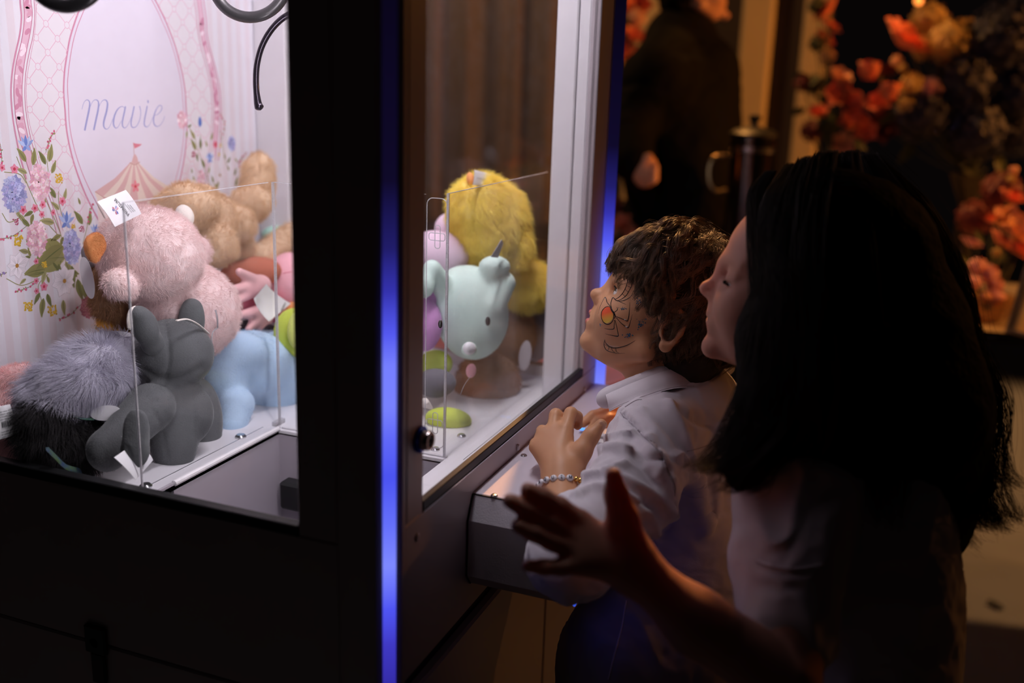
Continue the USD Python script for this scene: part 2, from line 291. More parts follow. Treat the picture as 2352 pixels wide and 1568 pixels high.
# light strips: a ramp up the height, as the running lights stood
def m_strip(name, stops):
    path = "/World/Looks/" + name
    usdkit.material(stage, path, {"g": ("geometry", {}), "s": ("separate_xyz", {}), "r": ("map_range", {"from_min": .6, "from_max": 1.5, "to_min": 0.0, "to_max": 1.0, "clamp": True}),
        "c": ("rgb_ramp", {"ramp": stops}), "e": ("emission", {"strength": 1.0})},
        [("g.position", "s.vector"), ("s.z", "r.value"), ("r.result", "c.fac"), ("c.color", "e.color")], surface="e.emission"); return path
Z = lambda z: (z - .6) / .9
m_led = m_strip("blue_light", [(0, (.03, .02, .3)), (Z(.74), (.03, .02, .33)), (Z(.80), (.05, .04, .55)), (Z(.84), (.08, .09, .9)), (Z(.887), (.21, .25, 1.02)), (Z(.93), (.13, .16, .97)), (Z(.98), (.07, .085, .88)), (Z(1.02), (.12, .14, .95)),
    (Z(1.05), (.19, .22, 1.0)), (Z(1.09), (.18, .21, 1.0)), (Z(1.12), (.09, .10, .88)), (Z(1.16), (.035, .032, .42)), (Z(1.20), (.015, .012, .14)), (Z(1.26), (.005, .003, .022)), (1, (.002, .001, .005))])
def strip_post(cx, cy, nx, ny, w, d, z0, z1):
    n = np.array([nx, ny]) / math.hypot(nx, ny); t = np.array([-n[1], n[0]]); c = np.array([cx, cy])
    prof = [c + t * w * s + n * d * b for s, b in ((-.5, -.3), (.5, -.3), (.5, .35), (.42, .75), (.25, 1), (-.25, 1), (-.42, .75), (-.5, .35))]
    return extr(Polygon(prof), z1 - z0, basis((0, 0, z0), (1, 0, 0), (0, 1, 0)))
part(mc, "light_strip", strip_post(.0093, .0093, -1, -1, .0135, .0025, .42, 1.98), m_led, label="blue light strip up the near corner")
part(mc, "light_strip", strip_post(.6775, 0, 0, -1, .020, .0125, .842, 1.98), m_led, label="blue light strip up the far front corner")
# windows
def yzplate(x0, x1, y0, y1, z0, z1): return bx(x0, x1, y0, y1, z0, z1)
part(mc, "side_window_pane", bx(.005, .009, .107, .60, .905, 1.98), m_pane)
part(mc, "front_window_pane", bx(.063, .60, .005, .009, .928, 1.98), m_pane)
part(mc, "far_window_pane", bx(.706, .710, .083, .548, .895, 1.98), m_pane_dusty)
part(mc, "window_gasket", bx(-.0015, .012, .107, .60, .9005, .9128, .001), m_rubber)
part(mc, "window_gasket", bx(.063, .60, -.0008, .008, .9235, .9345, .001), m_rubber)
part(mc, "sill_bead", bx(.063, .60, -.0016, .002, .9222, .9236), m_steel)
part(mc, "unseen_side_header", bx(0, .012, .107, .60, 1.66, 1.98), m_shell); part(mc, "unseen_front_header", bx(.063, .60, 0, .014, 1.66, 1.98), m_shell)  # unseen headers, placed to keep the roof lamp off the girl
for z0, z1 in ((ZF, .899), (1.66, 1.98)): part(mc, "far_window_rail", bx(.70, .716, .083, .60, z0, z1), m_inner)  # upper rail is unseen, placed to keep cabinet light off the man
# prize floor with the chute opening, its walls and lip
XC0, XC1, YC0, YC1 = .012, .300, .087, .335
hole = sbox(XC0, YC0, XC1, YC1)
part(mc, "prize_floor", extr(sbox(.012, .014, .706, YW).difference(hole), .006, basis((0, 0, ZF - .006), (1, 0, 0), (0, 1, 0))), m_inner)
m_chute = M("chute_paint", srgb(172, 164, 174), .4, bump=.15, bs=600, bd=.0002)
ch = lambda a, b, c, d, z1=ZF - .004: bx(a, b, c, d, .60, z1)
part(mc, "chute_wall", extr(sbox(XC0, .60, XC1 + .004, ZF + .003).difference(sbox(.02, .845, .088, .874)), .004, basis((0, YC1 + .004, 0), (1, 0, 0), (0, 0, 1))), m_chute)
part(mc, "chute_wall", ch(XC1, XC1 + .004, YC0, YC1), m_chute)
part(mc, "chute_wall", ch(XC0, XC1, YC0 - .004, YC0), m_chute)
part(mc, "chute_wall", ch(XC0 - .004, XC0, YC0, YC1, .868), m_chute)
part(mc, "chute_base", bx(XC0, XC1, YC0, YC1, .60, .606), m_chute)
part(mc, "chute_slot", bx(.02, .088, YC1 + .0045, YC1 + .006, .84, .876), m_rubber)
part(mc, "chute_lip", cat_(tube([(.09, YC1 + .001, ZF + .0015), (XC1, YC1 + .001, ZF + .0015)], .0038, 10), bx(.012, .302, YC1 + .004, YC1 + .012, ZF - .001, ZF + .0022, .001), bx(.306, .311, YC0, YC1, ZF, ZF + .003, .001)), m_inner)
part(mc, "prize_sensor", bx(.276, .2995, .255, .322, .776, .816, .004), m_rubber, label="black sensor block on the chute wall")
def screw(p, n=(0, 0, 1), r=.0055):
    h = lathe([(0, 0), (r, 0), (r, r * .25), (r * .72, r * .55), (r * .3, r * .62), (.0, r * .62)], p, n, 18)
    return h
for q in [(335, 1118), (553, 1004)]:
    p = on(2, ZF, *q); part(mc, "floor_screw", screw(p, r=.0075), m_steel)
for q in [(1000, 1033), (1060, 1002), (1257, 850)]:
    p = on(2, ZF, *q); part(mc, "floor_screw", screw(p, r=.006), m_steel)
for q in [(957, 1233), (1188, 1027), (1342, 893)]:
    p = onY(*q, 0.0); part(mc, "panel_screw", screw(p, (0, -1, 0), .0045), m_shell)
# clear partitions round the chute, each with its sawn edge
def acrylic(lo, hi, edges):
    a = part(mc, "acrylic_partition", bx(*[v for p in zip(lo, hi) for v in p]), m_acr)
    for e in edges: part(a, "polished_edge", bx(*e), m_acr_edge)
ZA, TA = 1.2135, .0028
acrylic((.042, .337, ZF + .002), (.297, .337 + TA, ZA), [(.0405, .042, .3372, .3394, ZF + .002, ZA), (.042, .297, .3375, .3391, ZA - .0004, ZA + .0003)])
acrylic((.302, .118, ZF + .002), (.302 + TA, .3365, ZA), [(.302, .305, .334, .3368, ZF + .006, ZA), (.3025, .3043, .118, .3365, ZA - .0004, ZA + .0003)])
acrylic((.302, .087, ZF + .002), (.656, .087 + TA, ZA + .003), [(.3012, .3035, .0868, .0898, ZF + .002, ZA + .003), (.302, .656, .0876, .0892, ZA + .0026, ZA + .0033)])
def outline(poly, closed=True): return tube(np.array(poly), .0006, 6, closed=closed)
def rring(y0, y1, z0, z1, r, x):
    p = sbox(y0 + r, z0 + r, y1 - r, z1 - r).buffer(r, quad_segs=6).exterior.coords[:-1]; return outline([(x, a, b) for a, b in p])
br = part(mc, "acrylic_corner_bracket", bx(.3056, .3072, .0905, .1175, ZF + .012, ZA - .004), m_acr)
part(br, "bracket_edge", rring(.0905, .1175, ZF + .012, ZA - .004, .008, .3054), m_acr_edge)
for zc in (.925, 1.163):
    part(br, "slot_edge", cat_(rring(.0995, .1065, zc - .014, zc + .014, .003, .3052), rring(.093, .1145, zc - .0045, zc + .0045, .003, .3052)), m_acr_edge)
part(mc, "acrylic_foot", bx(.309, .330, .345, .352, ZF, ZF + .006), m_acr_edge)
for b in ((.04, .300, .3595, .3605), (.31, .66, .0645, .0652)): part(mc, "floor_joint", bx(*b, ZF, ZF + .0006), m_steel)
# key lock
lk = part(mc, "key_lock", lathe([(0, 0), (.0135, 0), (.0135, .003), (.0115, .0045), (.0105, .0045)], (.0545, -.0002, 1.004), (0, -1, 0), 32), M("lock_ring_blue", (.02, .07, .55), .2, metal=.8))
part(lk, "key_barrel", lathe([(.0102, .003), (.0102, .010), (.009, .0125), (.0065, .0125), (.006, .0105), (0, .0105)], (.0545, 0, 1.004), (0, -1, 0), 32), M("lock_chrome", (.35, .30, .30), .15, metal=1))
part(lk, "key_slot", cat_(lathe([(.0028, .0105), (.0028, .0118), (.0045, .0118), (.0045, .0105)], (.0545, 0, 1.004), (0, -1, 0), 20), bx(.0538, .0552, -.0125, -.0105, .9955, 1.001)), m_rubber)
# control deck
prof = [(.190, .893), (.176, .866), (.176, .797), (.187, .783), (.665, .783), (.665, .893)]
part(mc, "control_box", extr(Polygon(prof).buffer(-.001).buffer(.001), .1255, basis((0, -.0003, 0), (1, 0, 0), (0, 0, 1))), m_deck, smooth=20)
part(mc, "control_deck_plate", bx(.191, .664, -.1265, -.0006, .8925, .8942, .0006), M("deck_plate", srgb(212, 202, 214), .5, bump=.1, bs=400, bd=.0002))
part(mc, "box_seam", cat_(tube([(.1755, -.0012, .7975), (.1755, -.0012, .8655), (.1895, -.0012, .8932)], .0011, 6), tube([(.1902, -.001, .8928), (.1902, -.1255, .8928)], .0009, 6), tube([(.1755, -.0012, .7975), (.187, -.0012, .7825)], .0011, 6)), m_rubber)
part(mc, "deck_light_strip", cat_(bx(.178, .212, -.1295, -.1262, .7965, .820, .001), bx(.1865, .212, -.1295, -.1262, .782, .7985, .001)), m_strip("deck_blue_light", [(0, (.05, .13, 1.0)), (1, (.05, .13, 1.0))]), label="short blue light strip on the deck edge")
for q in [(1203, 1047), (1135, 1139), (1284, 976)]: part(mc, "deck_rivet", screw(on(2, .894, *q), r=.0042), m_steel)
c = on(2, .894, 1398, 1004)
js = part(mc, "push_button", lathe([(0, 0), (.034, 0), (.034, .004), (.031, .006), (.026, .006), (.0255, .003), (0, .003)], c, (0, 0, 1), 36), m_inner)
part(js, "button_cap", lathe([(0, .003), (.0245, .003), (.0245, .009), (.021, .012), (0, .0135)], c, (0, 0, 1), 36), m_inner)
m_brz = M("bronze_dark", (.16, .085, .05), .28, metal=.8)
cu = part(mc, "coin_unit", cat_(bx(.585, .655, -.012, 0, .842, .875, .003), bx(.60, .65, -.022, -.011, .852, .872, .003)), m_brz)
part(cu, "hasp_plate", cat_(bx(.615, .640, -.026, -.021, .845, .866, .001), bx(.655, .672, -.016, 0, .80, .842, .002)), M("coin_unit_dark", (.03, .022, .02), .35, metal=.6))
part(cu, "indicator_lamp", lathe([(0, 0), (.003, 0), (.003, .002), (0, .003)], (.632, -.026, .858), (0, -1, 0), 14), M("orange_lamp", (1, .3, .05), .4, emit=.6, ecol=(1, .28, .06)))
p = on(2, .8945, 1338, 986); part(mc, "blue_button_lamp", lathe([(0, 0), (.004, 0), (.003, .002), (0, .0025)], p, (0, 0, 1), 14), M("blue_lamp", (.1, .3, 1), .4, emit=1.2, ecol=(.1, .35, 1)))
# unseen lamp bars, out of view, set where the two rect lights shine
part(mc, "unseen_lamp_bar", bx(.03, .69, .04, .13, 1.968, 1.98), m_inner)
part(mc, "added_lamp_shield", bx(.0575, .0615, .0145, .060, .93, 1.98), m_inner)  # added blocker, stops the corner lamp reaching the faces outside
part(mc, "unseen_corner_lamp_bar", extr(Polygon([(.0145, .0615), (.0145, .0665), (.050, .040), (.047, .036), (.0265, .0145), (.020, .0145)]), .90, basis((0, 0, .97), (1, 0, 0), (0, 1, 0))), m_inner)
# the claw: a hub on its cord, two coil guards and the curved prongs
hub = np.array([.22, .43, 1.66])
cl = part(mc, "claw", cat_(lathe([(0, .09), (.02, .09), (.034, .075), (.036, .01), (.030, 0), (0, 0)], hub, (0, 0, 1), 32), tube([hub + [0, 0, .09], hub + [0, 0, .32]], .004, 8)), m_steel, label="hanging steel claw with dark coated prongs")
def ring_at(px, py, d, R, r, tilt=0):
    c = at(px, py, d); a = np.linspace(0, 2 * np.pi, 49)[:-1]; rx, up = CAM_R[0], -CAM_R[1] * math.cos(tilt) - CAM_R[2] * math.sin(tilt)
    return c, tube([c + R * (math.cos(t) * rx + math.sin(t) * up) for t in a], r, 14, closed=True)
c1, r1 = ring_at(152, -70, 1.02, .0375, .0072); c2, r2 = ring_at(574, -45, 1.20, .0445, .0068)
part(cl, "claw_ring", r1, m_claw); part(cl, "claw_ring", r2, M("claw_coating_grey", (.10, .095, .10), .3, metal=.5, bump=.3, bs=900, bd=.0003))
for c in (c1, c2): part(cl, "claw_arm", tube(catmull([hub + [0, 0, .03], (hub * .4 + c * .6) + [0, 0, .07], c + [0, 0, .04]], 6), .006, 10), m_claw)
pp = [(735, 20), (690, 24), (655, 38), (625, 66), (602, 105), (590, 150), (588, 195), (592, 235), (597, 250)]
part(cl, "claw_prong", tube(catmull([at(x, y, 1.17) for x, y in pp], 6), np.interp(np.linspace(0, 1, 49), [0, .55, .8, .97, 1], [.0038, .0035, .0036, .0056, .004]), 12), M("prong_coating", (.05, .04, .055), .12, metal=.7))
part(cl, "claw_arm", tube(catmull([hub + [0, 0, .03], at(740, -120, 1.19), at(735, 20, 1.17)], 6), .006, 10), m_claw)

# ------------------------------------------------------------------ the printed back wall (flat print, drawn as coloured shapes on the panel)
m_art = "/World/Looks/art_paper"
usdkit.material(stage, m_art, {"g": ("geometry", {}), "s": ("separate_xyz", {}), "w": ("math", {"math_type": "multiply", "value2": 2 * math.pi / .0235}), "sn": ("math", {"math_type": "sine"}),
    "r": ("map_range", {"range_type": "smoothstep", "from_min": -.25, "from_max": .25, "to_min": 0.0, "to_max": 1.0, "clamp": True}),
    "m": ("mix_color", {"a": srgb(226, 223, 232), "b": srgb(223, 213, 221)}), "p": ("principled_bsdf", {"roughness": .45, "specular_ior_level": .35})},
    [("g.position", "s.vector"), ("s.x", "w.value1"), ("w.value", "sn.value1"), ("sn.value", "r.value"), ("r.result", "m.fac"), ("m.result", "p.base_color")], surface="p.BSDF")
art = part(mc, "printed_back_wall", bx(.012, .70, YW, YW + .004, ZF, 1.98), m_art, label="lavender and pink printed back wall with an oval frame")
YA = YW - .00012
def PW(pts): return np.array([onY(x, y, YW)[[0, 2]] for x, y in pts])
ink, inkn = {}, [0]
def draw(group, poly, col, layer):
    """A flat printed shape: poly in wall coordinates (x, z), layer sets what lies over what."""
    if poly.is_empty: return
    for g in getattr(poly, "geoms", [poly]):
        inkn[0] += 1
        if g.geom_type != "Polygon" or g.area < 1e-9: continue
        v, f = trimesh.creation.triangulate_polygon(g, engine="earcut")
        v3 = np.stack([v[:, 0], np.full(len(v), YA - layer * 4e-6 - inkn[0] % 7 * 5e-7), v[:, 1]], 1); f = np.asarray(f)
        n = np.cross(v3[f[:, 1]] - v3[f[:, 0]], v3[f[:, 2]] - v3[f[:, 0]])[:, 1]; f = np.where((n > 0)[:, None], f[:, ::-1], f)
        a = ink.setdefault(group, [[], [], [], 0]); a[0].append(v3); a[1].append(f + a[3]); a[2].append(np.tile(col, (len(v), 1))); a[3] += len(v)
def line(pts, w, smooth=6):
    p = catmull(pts, smooth) if smooth else np.asarray(pts); return LineString(p).buffer(w / 2, cap_style="round", quad_segs=4)
XS = .3625
def mir(p): p = np.array(p, float); p[:, 0] = 2 * XS - p[:, 0]; return p
PK, PKL, PKD = srgb(205, 142, 168), srgb(222, 184, 202), srgb(192, 120, 148)
C1 = PW([(47, -60), (46, 0), (49, 40), (45, 80), (35, 125), (28, 165), (25, 210), (28, 260), (34, 300), (44, 350), (60, 410)])
C2 = PW([(55, -60), (54, 0), (56, 40), (50, 90), (38, 140), (33, 180), (32, 220), (36, 270), (42, 300), (54, 350), (72, 410)])
C3 = PW([(72, -60), (71, 0), (74, 30), (70, 70), (62, 110), (55, 150), (51, 190), (51, 230), (55, 270), (61, 300), (74, 360), (93, 420), (115, 480), (131, 540)])
C4 = PW([(79, -60), (78, 0), (80, 30), (76, 80), (67, 120), (60, 160), (57, 200), (58, 240), (63, 280), (70, 315), (82, 360), (101, 420), (123, 480), (139, 535)])
C5 = PW([(84, -60), (82, 0), (83, 30), (79, 80), (70, 130), (63, 170), (60, 205), (62, 245), (68, 285), (76, 315), (88, 360), (107, 420), (129, 480), (145, 530)])
C6 = PW([(222, -60), (190, 5), (183, 20), (172, 50), (160, 90), (153, 130), (148, 165), (146, 210), (149, 250), (153, 300), (163, 350), (178, 400), (200, 455), (226, 505)])
C7 = PW([(233, -60), (200, 5), (190, 30), (178, 60), (168, 95), (160, 140), (155, 190), (157, 240), (160, 290), (170, 340), (186, 390), (208, 440), (240, 500)])
LW = .0011
draw("printed_frame", Polygon(np.vstack([catmull(C2), catmull(mir(C2))[::-1]])).buffer(0), srgb(226, 221, 228), 0)
draw("printed_frame", Polygon(np.vstack([catmull(C6), catmull(mir(C6))[::-1]])).buffer(0), srgb(222, 216, 230), 1)
fr = lambda c, f: f(c)
for side in (lambda p: np.asarray(p), mir):
    band = Polygon(np.vstack([catmull(side(C2)), catmull(side(C3[:11]))[::-1]])).buffer(0); draw("printed_frame", band, PKL, 1)
    rg = np.random.default_rng(3)
    for i in range(26):                                              # little petals along the band
        t = rg.random() * 8 + .5; i0 = int(t); a, b = C2[min(i0, 9)] * (1 - t % 1) + C2[min(i0 + 1, 9)] * (t % 1), C3[min(i0, 9)] * (1 - t % 1) + C3[min(i0 + 1, 9)] * (t % 1)
        c = side((a + (b - a) * (.25 + .5 * rg.random()))[None])[0]; e = affinity.rotate(affinity.scale(Point(0, 0).buffer(1), .0028, .0055), rg.random() * 180); e = affinity.translate(e, *c)
        draw("printed_frame", e.intersection(band), [PK, srgb(240, 222, 232), srgb(216, 165, 186)][i % 3], 2)
    for c, w, col in ((C1, 2.2, PK), (C2, 1.0, PKD), (C3, 1.0, PKD), (C4, 1.0, PKD), (C5, .6, PK), (C6, 2.4, PK), (C7, 1.2, PK)): draw("printed_frame", line(side(c), LW * w), col, 3)
    # lattice between the frame and the oval
    zone = Polygon(np.vstack([catmull(side(C5)), catmull(side(C6))[::-1]])).buffer(0)
    o = PW([(109.6, 120.5)])[0]; e1, e2 = PW([(87, 152.7)])[0] - o, PW([(135.8, 153.6)])[0] - o
    s = 1.0
    for i in range(-12, 13):
        for j in range(-12, 13):
            q = o + e1 * i + e2 * j
            if not (-.0 < q[0] < .7): continue
            for e in (e1, e2):
                d = e / np.linalg.norm(e) * .0040; draw("printed_lattice", LineString(side([q + d, q + e - d])).buffer(.00055).intersection(zone), PKL, 2)
            sq = Point(q).buffer(.0048, quad_segs=2).difference(Point(q).buffer(.0037, quad_segs=3)); sq = Polygon(side(np.array(sq.exterior.coords)), [side(np.array(sq.interiors[0].coords))])
            draw("printed_lattice", sq.buffer(0).intersection(zone), PKL, 3)
# the name in pointed-pen script: strokes with their own widths, traced in a zoomed view of 7.587 px per pixel
def pen(strokes):
    for pts, ws in strokes:
        p = np.array([(170 + x / 7.587, 170 + y / 7.587) for x, y in pts]); q = catmull(p, 8); w = np.interp(np.linspace(0, 1, len(q)), np.linspace(0, 1, len(ws)), ws) / 7.587
        P = PW(q); sc = .00066
        draw("printed_lettering", unary_union([LineString(P[i:i + 2]).buffer(sc * max(.9, (w[i] + w[i + 1]) / 2) / 2, quad_segs=4) for i in range(len(P) - 1)]), srgb(158, 160, 206), 4)
pen([([(138, 610), (155, 540), (185, 475), (228, 450), (265, 480), (272, 540), (255, 650), (225, 790), (188, 968)], [9, 9, 9, 11, 22, 32, 36, 36, 36]),
     ([(258, 650), (285, 560), (325, 478), (372, 448), (415, 470), (428, 530), (415, 640), (385, 780), (346, 962)], [8, 8, 8, 10, 22, 32, 36, 36, 36]),
     ([(415, 640), (445, 545), (485, 475), (530, 450), (568, 470), (582, 530), (565, 650), (535, 760), (515, 850), (520, 920), (560, 960), (605, 935), (645, 860), (675, 780)], [8, 8, 8, 12, 26, 36, 38, 38, 36, 28, 12, 9, 8, 8]),
     ([(878, 590), (850, 568), (810, 572), (755, 620), (710, 710), (688, 810), (690, 890), (725, 940), (770, 915), (820, 820)], [8, 10, 12, 22, 32, 34, 30, 14, 9, 8]),
     ([(893, 575), (872, 680), (850, 780), (840, 860), (850, 915), (885, 938), (925, 905), (965, 830), (990, 760)], [30, 32, 32, 30, 24, 12, 9, 8, 8]),
     ([(1045, 572), (1025, 670), (1002, 780), (992, 860), (1005, 915), (1040, 932), (1090, 905), (1135, 820), (1158, 720), (1160, 640), (1142, 565)], [28, 30, 30, 28, 24, 14, 12, 14, 14, 16, 20]),
     ([(1272, 565), (1255, 660), (1232, 770), (1222, 860), (1235, 905), (1270, 920), (1310, 890), (1350, 810), (1375, 750)], [26, 28, 30, 28, 24, 12, 9, 8, 8]),
     ([(1288, 470), (1290, 490)], [34, 34]),
     ([(1405, 720), (1450, 705), (1500, 660), (1530, 600), (1520, 555), (1480, 552), (1435, 610), (1400, 700), (1385, 790), (1395, 870), (1440, 912), (1500, 890), (1550, 820), (1578, 740)], [8, 10, 14, 20, 16, 12, 18, 28, 30, 28, 14, 10, 10, 12])])
# the striped tent
def P1(*p): return Polygon(PW(p)).buffer(0)
TR, TC, TB = srgb(216, 178, 178), srgb(228, 212, 202), srgb(196, 150, 144)
ax0 = (308, 362)
ev = [(218, 440), (236, 452), (255, 458), (275, 462), (296, 464), (318, 464), (338, 461), (357, 456), (374, 449), (388, 441), (397, 434)]
for i in range(len(ev) - 1):
    a, b = ev[i], ev[i + 1]; t0, t1 = (300 + i * 1.7, 372), (301.7 + i * 1.7, 372)
    midl = lambda e, t: ((e[0] * .45 + t[0] * .55), (e[1] * .45 + t[1] * .55) + 7)
    draw("printed_tent", P1(t0, midl(a, t0), a, b, midl(b, t1), t1), TR if i % 2 == 0 else TC, 4)
draw("printed_tent", P1((302, 374), (305, 362), (308, 354), (311, 354), (315, 361), (318, 373), (310, 376)), TR, 5)
draw("printed_tent", line(PW([(298, 374), (310, 378), (321, 372)]), .0012), TB, 6); draw("printed_tent", line(PW([(308, 356), (307, 340), (306, 328)]), .0010), TB, 5)
draw("printed_tent", P1((306, 328), (314, 330), (326, 331), (320, 336), (309, 341)), srgb(214, 130, 146), 6)
for i in range(len(ev) - 1):
    a, b = ev[i], ev[i + 1]; m_ = ((a[0] + b[0]) / 2, (a[1] + b[1]) / 2 + 20)
    draw("printed_tent", P1(a, (a[0] + 2, a[1] + 10), m_, (b[0] - 1, b[1] + 10), b), TC if i % 2 == 0 else TR, 5); draw("printed_tent", line(PW([a, b]), .0009, 1), TB, 6)
draw("printed_tent", P1((222, 448), (296, 470), (300, 545), (226, 520)), srgb(232, 214, 212), 3); draw("printed_tent", P1((296, 470), (394, 444), (390, 520), (300, 545)), srgb(228, 206, 206), 3)
for a in range(5): draw("printed_tent", affinity.translate(affinity.rotate(affinity.scale(Point(0, .0045).buffer(1), .0026, .0045), a * 72, origin=(0, 0)), *PW([(311, 428)])[0]), srgb(226, 140, 150), 8)
draw("printed_tent", Point(PW([(311, 428)])[0]).buffer(.0020), srgb(200, 60, 66), 9)
# flowers: leaves, hydrangea heads, daisies, bells, small blossoms, yellow sprays, bud twigs
rg = np.random.default_rng(11)
def petal(c, ang, L, w, col, lay, grp="printed_flowers", bend=0):
    t = np.linspace(0, 1, 9); half = w * np.sin(np.pi * t ** .75) ; x = L * t
    pts = np.vstack([np.stack([x, half + bend * t * t * L], 1), np.stack([x, -half + bend * t * t * L], 1)[::-1]]); ca, sa = math.cos(ang), math.sin(ang)
    pts = pts @ np.array([[ca, sa], [-sa, ca]]) + c; draw(grp, Polygon(pts).buffer(0), col, lay)
    return c + np.array([ca, sa]) * L
def jit(c, a=.12): return tuple(np.clip(np.array(c) * (1 + a * (rg.random() * 2 - 1)), 0, 1))
G1, G2, G3 = srgb(150, 148, 96), srgb(172, 168, 120), srgb(96, 106, 66)
def leaf(px, py, deg, L, w=.3, col=None, lay=5):
    c = PW([(px, py)])[0]; L *= .00052; col = col or [G1, G2, srgb(128, 132, 84)][int(rg.integers(3))]; a = math.radians(deg)
    petal(c, a, L, L * w * .62, col, lay, "printed_leaves", .1); petal(c, a, L, L * w * .3, jit(tuple(v * .82 for v in col)), lay + 1, "printed_leaves", .16); tip = petal(c, a, L * .9, L * .012, G3, lay + 2, "printed_leaves", .1)
def stem(pts, w=.0010, col=G1, lay=4): draw("printed_leaves", line(PW(pts), w), col, lay)
def hydrangea(px, py, rx, ry, cols, n=60, lay=9, pr=.0044):
    c = PW([(px, py)])[0]; s = .00052
    draw("printed_flowers", affinity.translate(affinity.scale(Point(0, 0).buffer(1), rx * s * .93, ry * s * .93), *c), tuple(v * .62 for v in cols[0]), lay)
    for i in range(n):
        r, a = math.sqrt((i + .5) / n), i * 2.39996; q = c + np.array([rx * s * r * math.cos(a), ry * s * r * math.sin(a)]); col = jit(cols[i % len(cols)], .16); b = rg.random() * 3
        for k in range(4): petal(q, b + k * math.pi / 2, pr * (1 + .2 * rg.random()), pr * .46, jit(col, .10), lay + 1 + (i % 5), "printed_flowers")
        draw("printed_flowers", Point(q).buffer(pr * .13), srgb(214, 196, 150) if cols[0][0] > cols[0][2] * .95 else srgb(120, 124, 190), lay + 6)
def daisy(px, py, r, col=srgb(232, 224, 232), n=7, squash=.8, rot=0, lay=12):
    c = PW([(px, py)])[0]; r *= .00052
    for k in range(n):
        a = rot + k * 2 * math.pi / n; L = r * (.85 + .3 * rg.random()); petal(c, a, L * 1.03, L * .39, tuple(v * .66 for v in col), lay + k % 3); petal(c, a, L, L * .36, jit(col, .04), lay + 3 + k % 3); [petal(c, a + o_, L * .85, L * .014, tuple(v * .62 for v in col), lay + 6) for o_ in (-.16, 0, .16)]
    draw("printed_flowers", Point(c).buffer(r * .15), srgb(170, 124, 60), lay + 8)
def bell(px, py, r, rot=math.pi / 2, lay=12):
    c = PW([(px, py)])[0]; r *= .00052
    for k, a in enumerate((-1.0, -.5, 0, .5, 1.0, 2.3, -2.3)): petal(c, rot + a, r * (1 if abs(a) < 1.5 else .6), r * .17, jit([srgb(150, 168, 220), srgb(178, 194, 234), srgb(112, 136, 204)][k % 3], .06), lay + k % 3)
def blossom(px, py, r, col=srgb(226, 140, 164), lay=13):
    c = PW([(px, py)])[0]; r *= .00052; b = rg.random() * 6
    for k in range(5): petal(c, b + k * 1.2566, r, r * .42, jit(col, .08), lay)
    draw("printed_flowers", Point(c).buffer(r * .3), srgb(196, 60, 84), lay + 1)
def spray(px, py, r, col=srgb(214, 176, 62), n=34, lay=13):
    c = PW([(px, py)])[0]; r *= .00052
    for k in range(n): draw("printed_flowers", Point(c + (rg.random(2) * 2 - 1) * r).buffer(r * .22, quad_segs=3), jit(col, .2), lay + k % 5)
def twig(pts, col=srgb(206, 96, 130), n=7):
    stem(pts, .0007, G3, 6); q = catmull(PW(pts), 6)
    for k in range(n):
        p = q[int(k / n * (len(q) - 1))]; petal(p, rg.random() * 6.3, .0036, .0016, jit(col, .2), 10 + k % 2); petal(p, rg.random() * 6.3, .003, .0009, G1, 9, "printed_leaves")
BL, PI_ = [srgb(168, 170, 214), srgb(188, 192, 226), srgb(150, 154, 204), srgb(178, 170, 214)], [srgb(234, 200, 214), srgb(226, 178, 198), srgb(242, 220, 228), srgb(220, 164, 186)]
for a in [(60, 372, 118, 42), (75, 380, 70, 44), (105, 378, 112, 40), (112, 372, 66, 46), (62, 398, 150, 34), (118, 398, 55, 36), (128, 455, 118, 40), (146, 460, 62, 32), (125, 512, 160, 48), (136, 482, 130, 34),
          (45, 500, 105, 30), (50, 502, -50, 34), (76, 486, 190, 30), (190, 515, 118, 46), (204, 518, 70, 40), (140, 540, 190, 36), (102, 625, 172, 50), (55, 615, 130, 40), (105, 620, -120, 40), (120, 600, -60, 46), (135, 605, -100, 52),
          (150, 600, -70, 56), (165, 610, -95, 60), (178, 640, -85, 62), (190, 650, -75, 66), (92, 672, -135, 34), (108, 674, -80, 38), (100, 684, -110, 50), (145, 688, -95, 42), (225, 700, -60, 40), (60, 640, -160, 24), (66, 560, 70, 24), (184, 470, 100, 20), (160, 640, -125, 34)]: leaf(*a)
for k_ in range(30):
    t_ = rg.random(); leaf(60 + 150 * t_ + rg.normal(0, 22), 560 + 120 * t_ * t_ + rg.normal(0, 45), rg.uniform(-150, 190), rg.uniform(16, 34), .34, jit([G1, G2, srgb(128, 132, 84)][k_ % 3], .15), 4)
leaf(145, 565, 200, 110, .62, G1); leaf(150, 592, 168, 60, .5, G2); leaf(104, 618, 175, 66, .42, G1)
stem([(72, 345), (80, 380), (86, 420), (110, 470), (140, 540), (150, 600)]); stem([(112, 330), (108, 370), (110, 400), (95, 440)]); stem([(38, 360), (70, 440), (100, 500), (138, 545)]); stem([(5, 490), (20, 510), (45, 500)]); stem([(134, 440), (136, 470), (150, 520)])
stem([(206, 478), (200, 520), (190, 560)]); stem([(95, 690), (88, 655), (110, 630)]); stem([(15, 640), (50, 655), (90, 640)]); stem([(10, 395), (45, 400), (60, 420)])
hydrangea(33, 446, 31, 41, BL, 70); hydrangea(92, 420, 28, 42, PI_, 64); hydrangea(85, 548, 27, 40, PI_, 60); hydrangea(165, 568, 25, 42, BL, 70); hydrangea(202, 705, 22, 26, [srgb(176, 110, 128), srgb(160, 96, 112)], 40)
bell(60, 336, 28); bell(152, 512, 32, 1.4); bell(218, 534, 24, 1.2); daisy(39, 610, 34, rot=.3); daisy(148, 645, 38, squash=.7, rot=-1.2); daisy(148, 645, 32, rot=-.7)
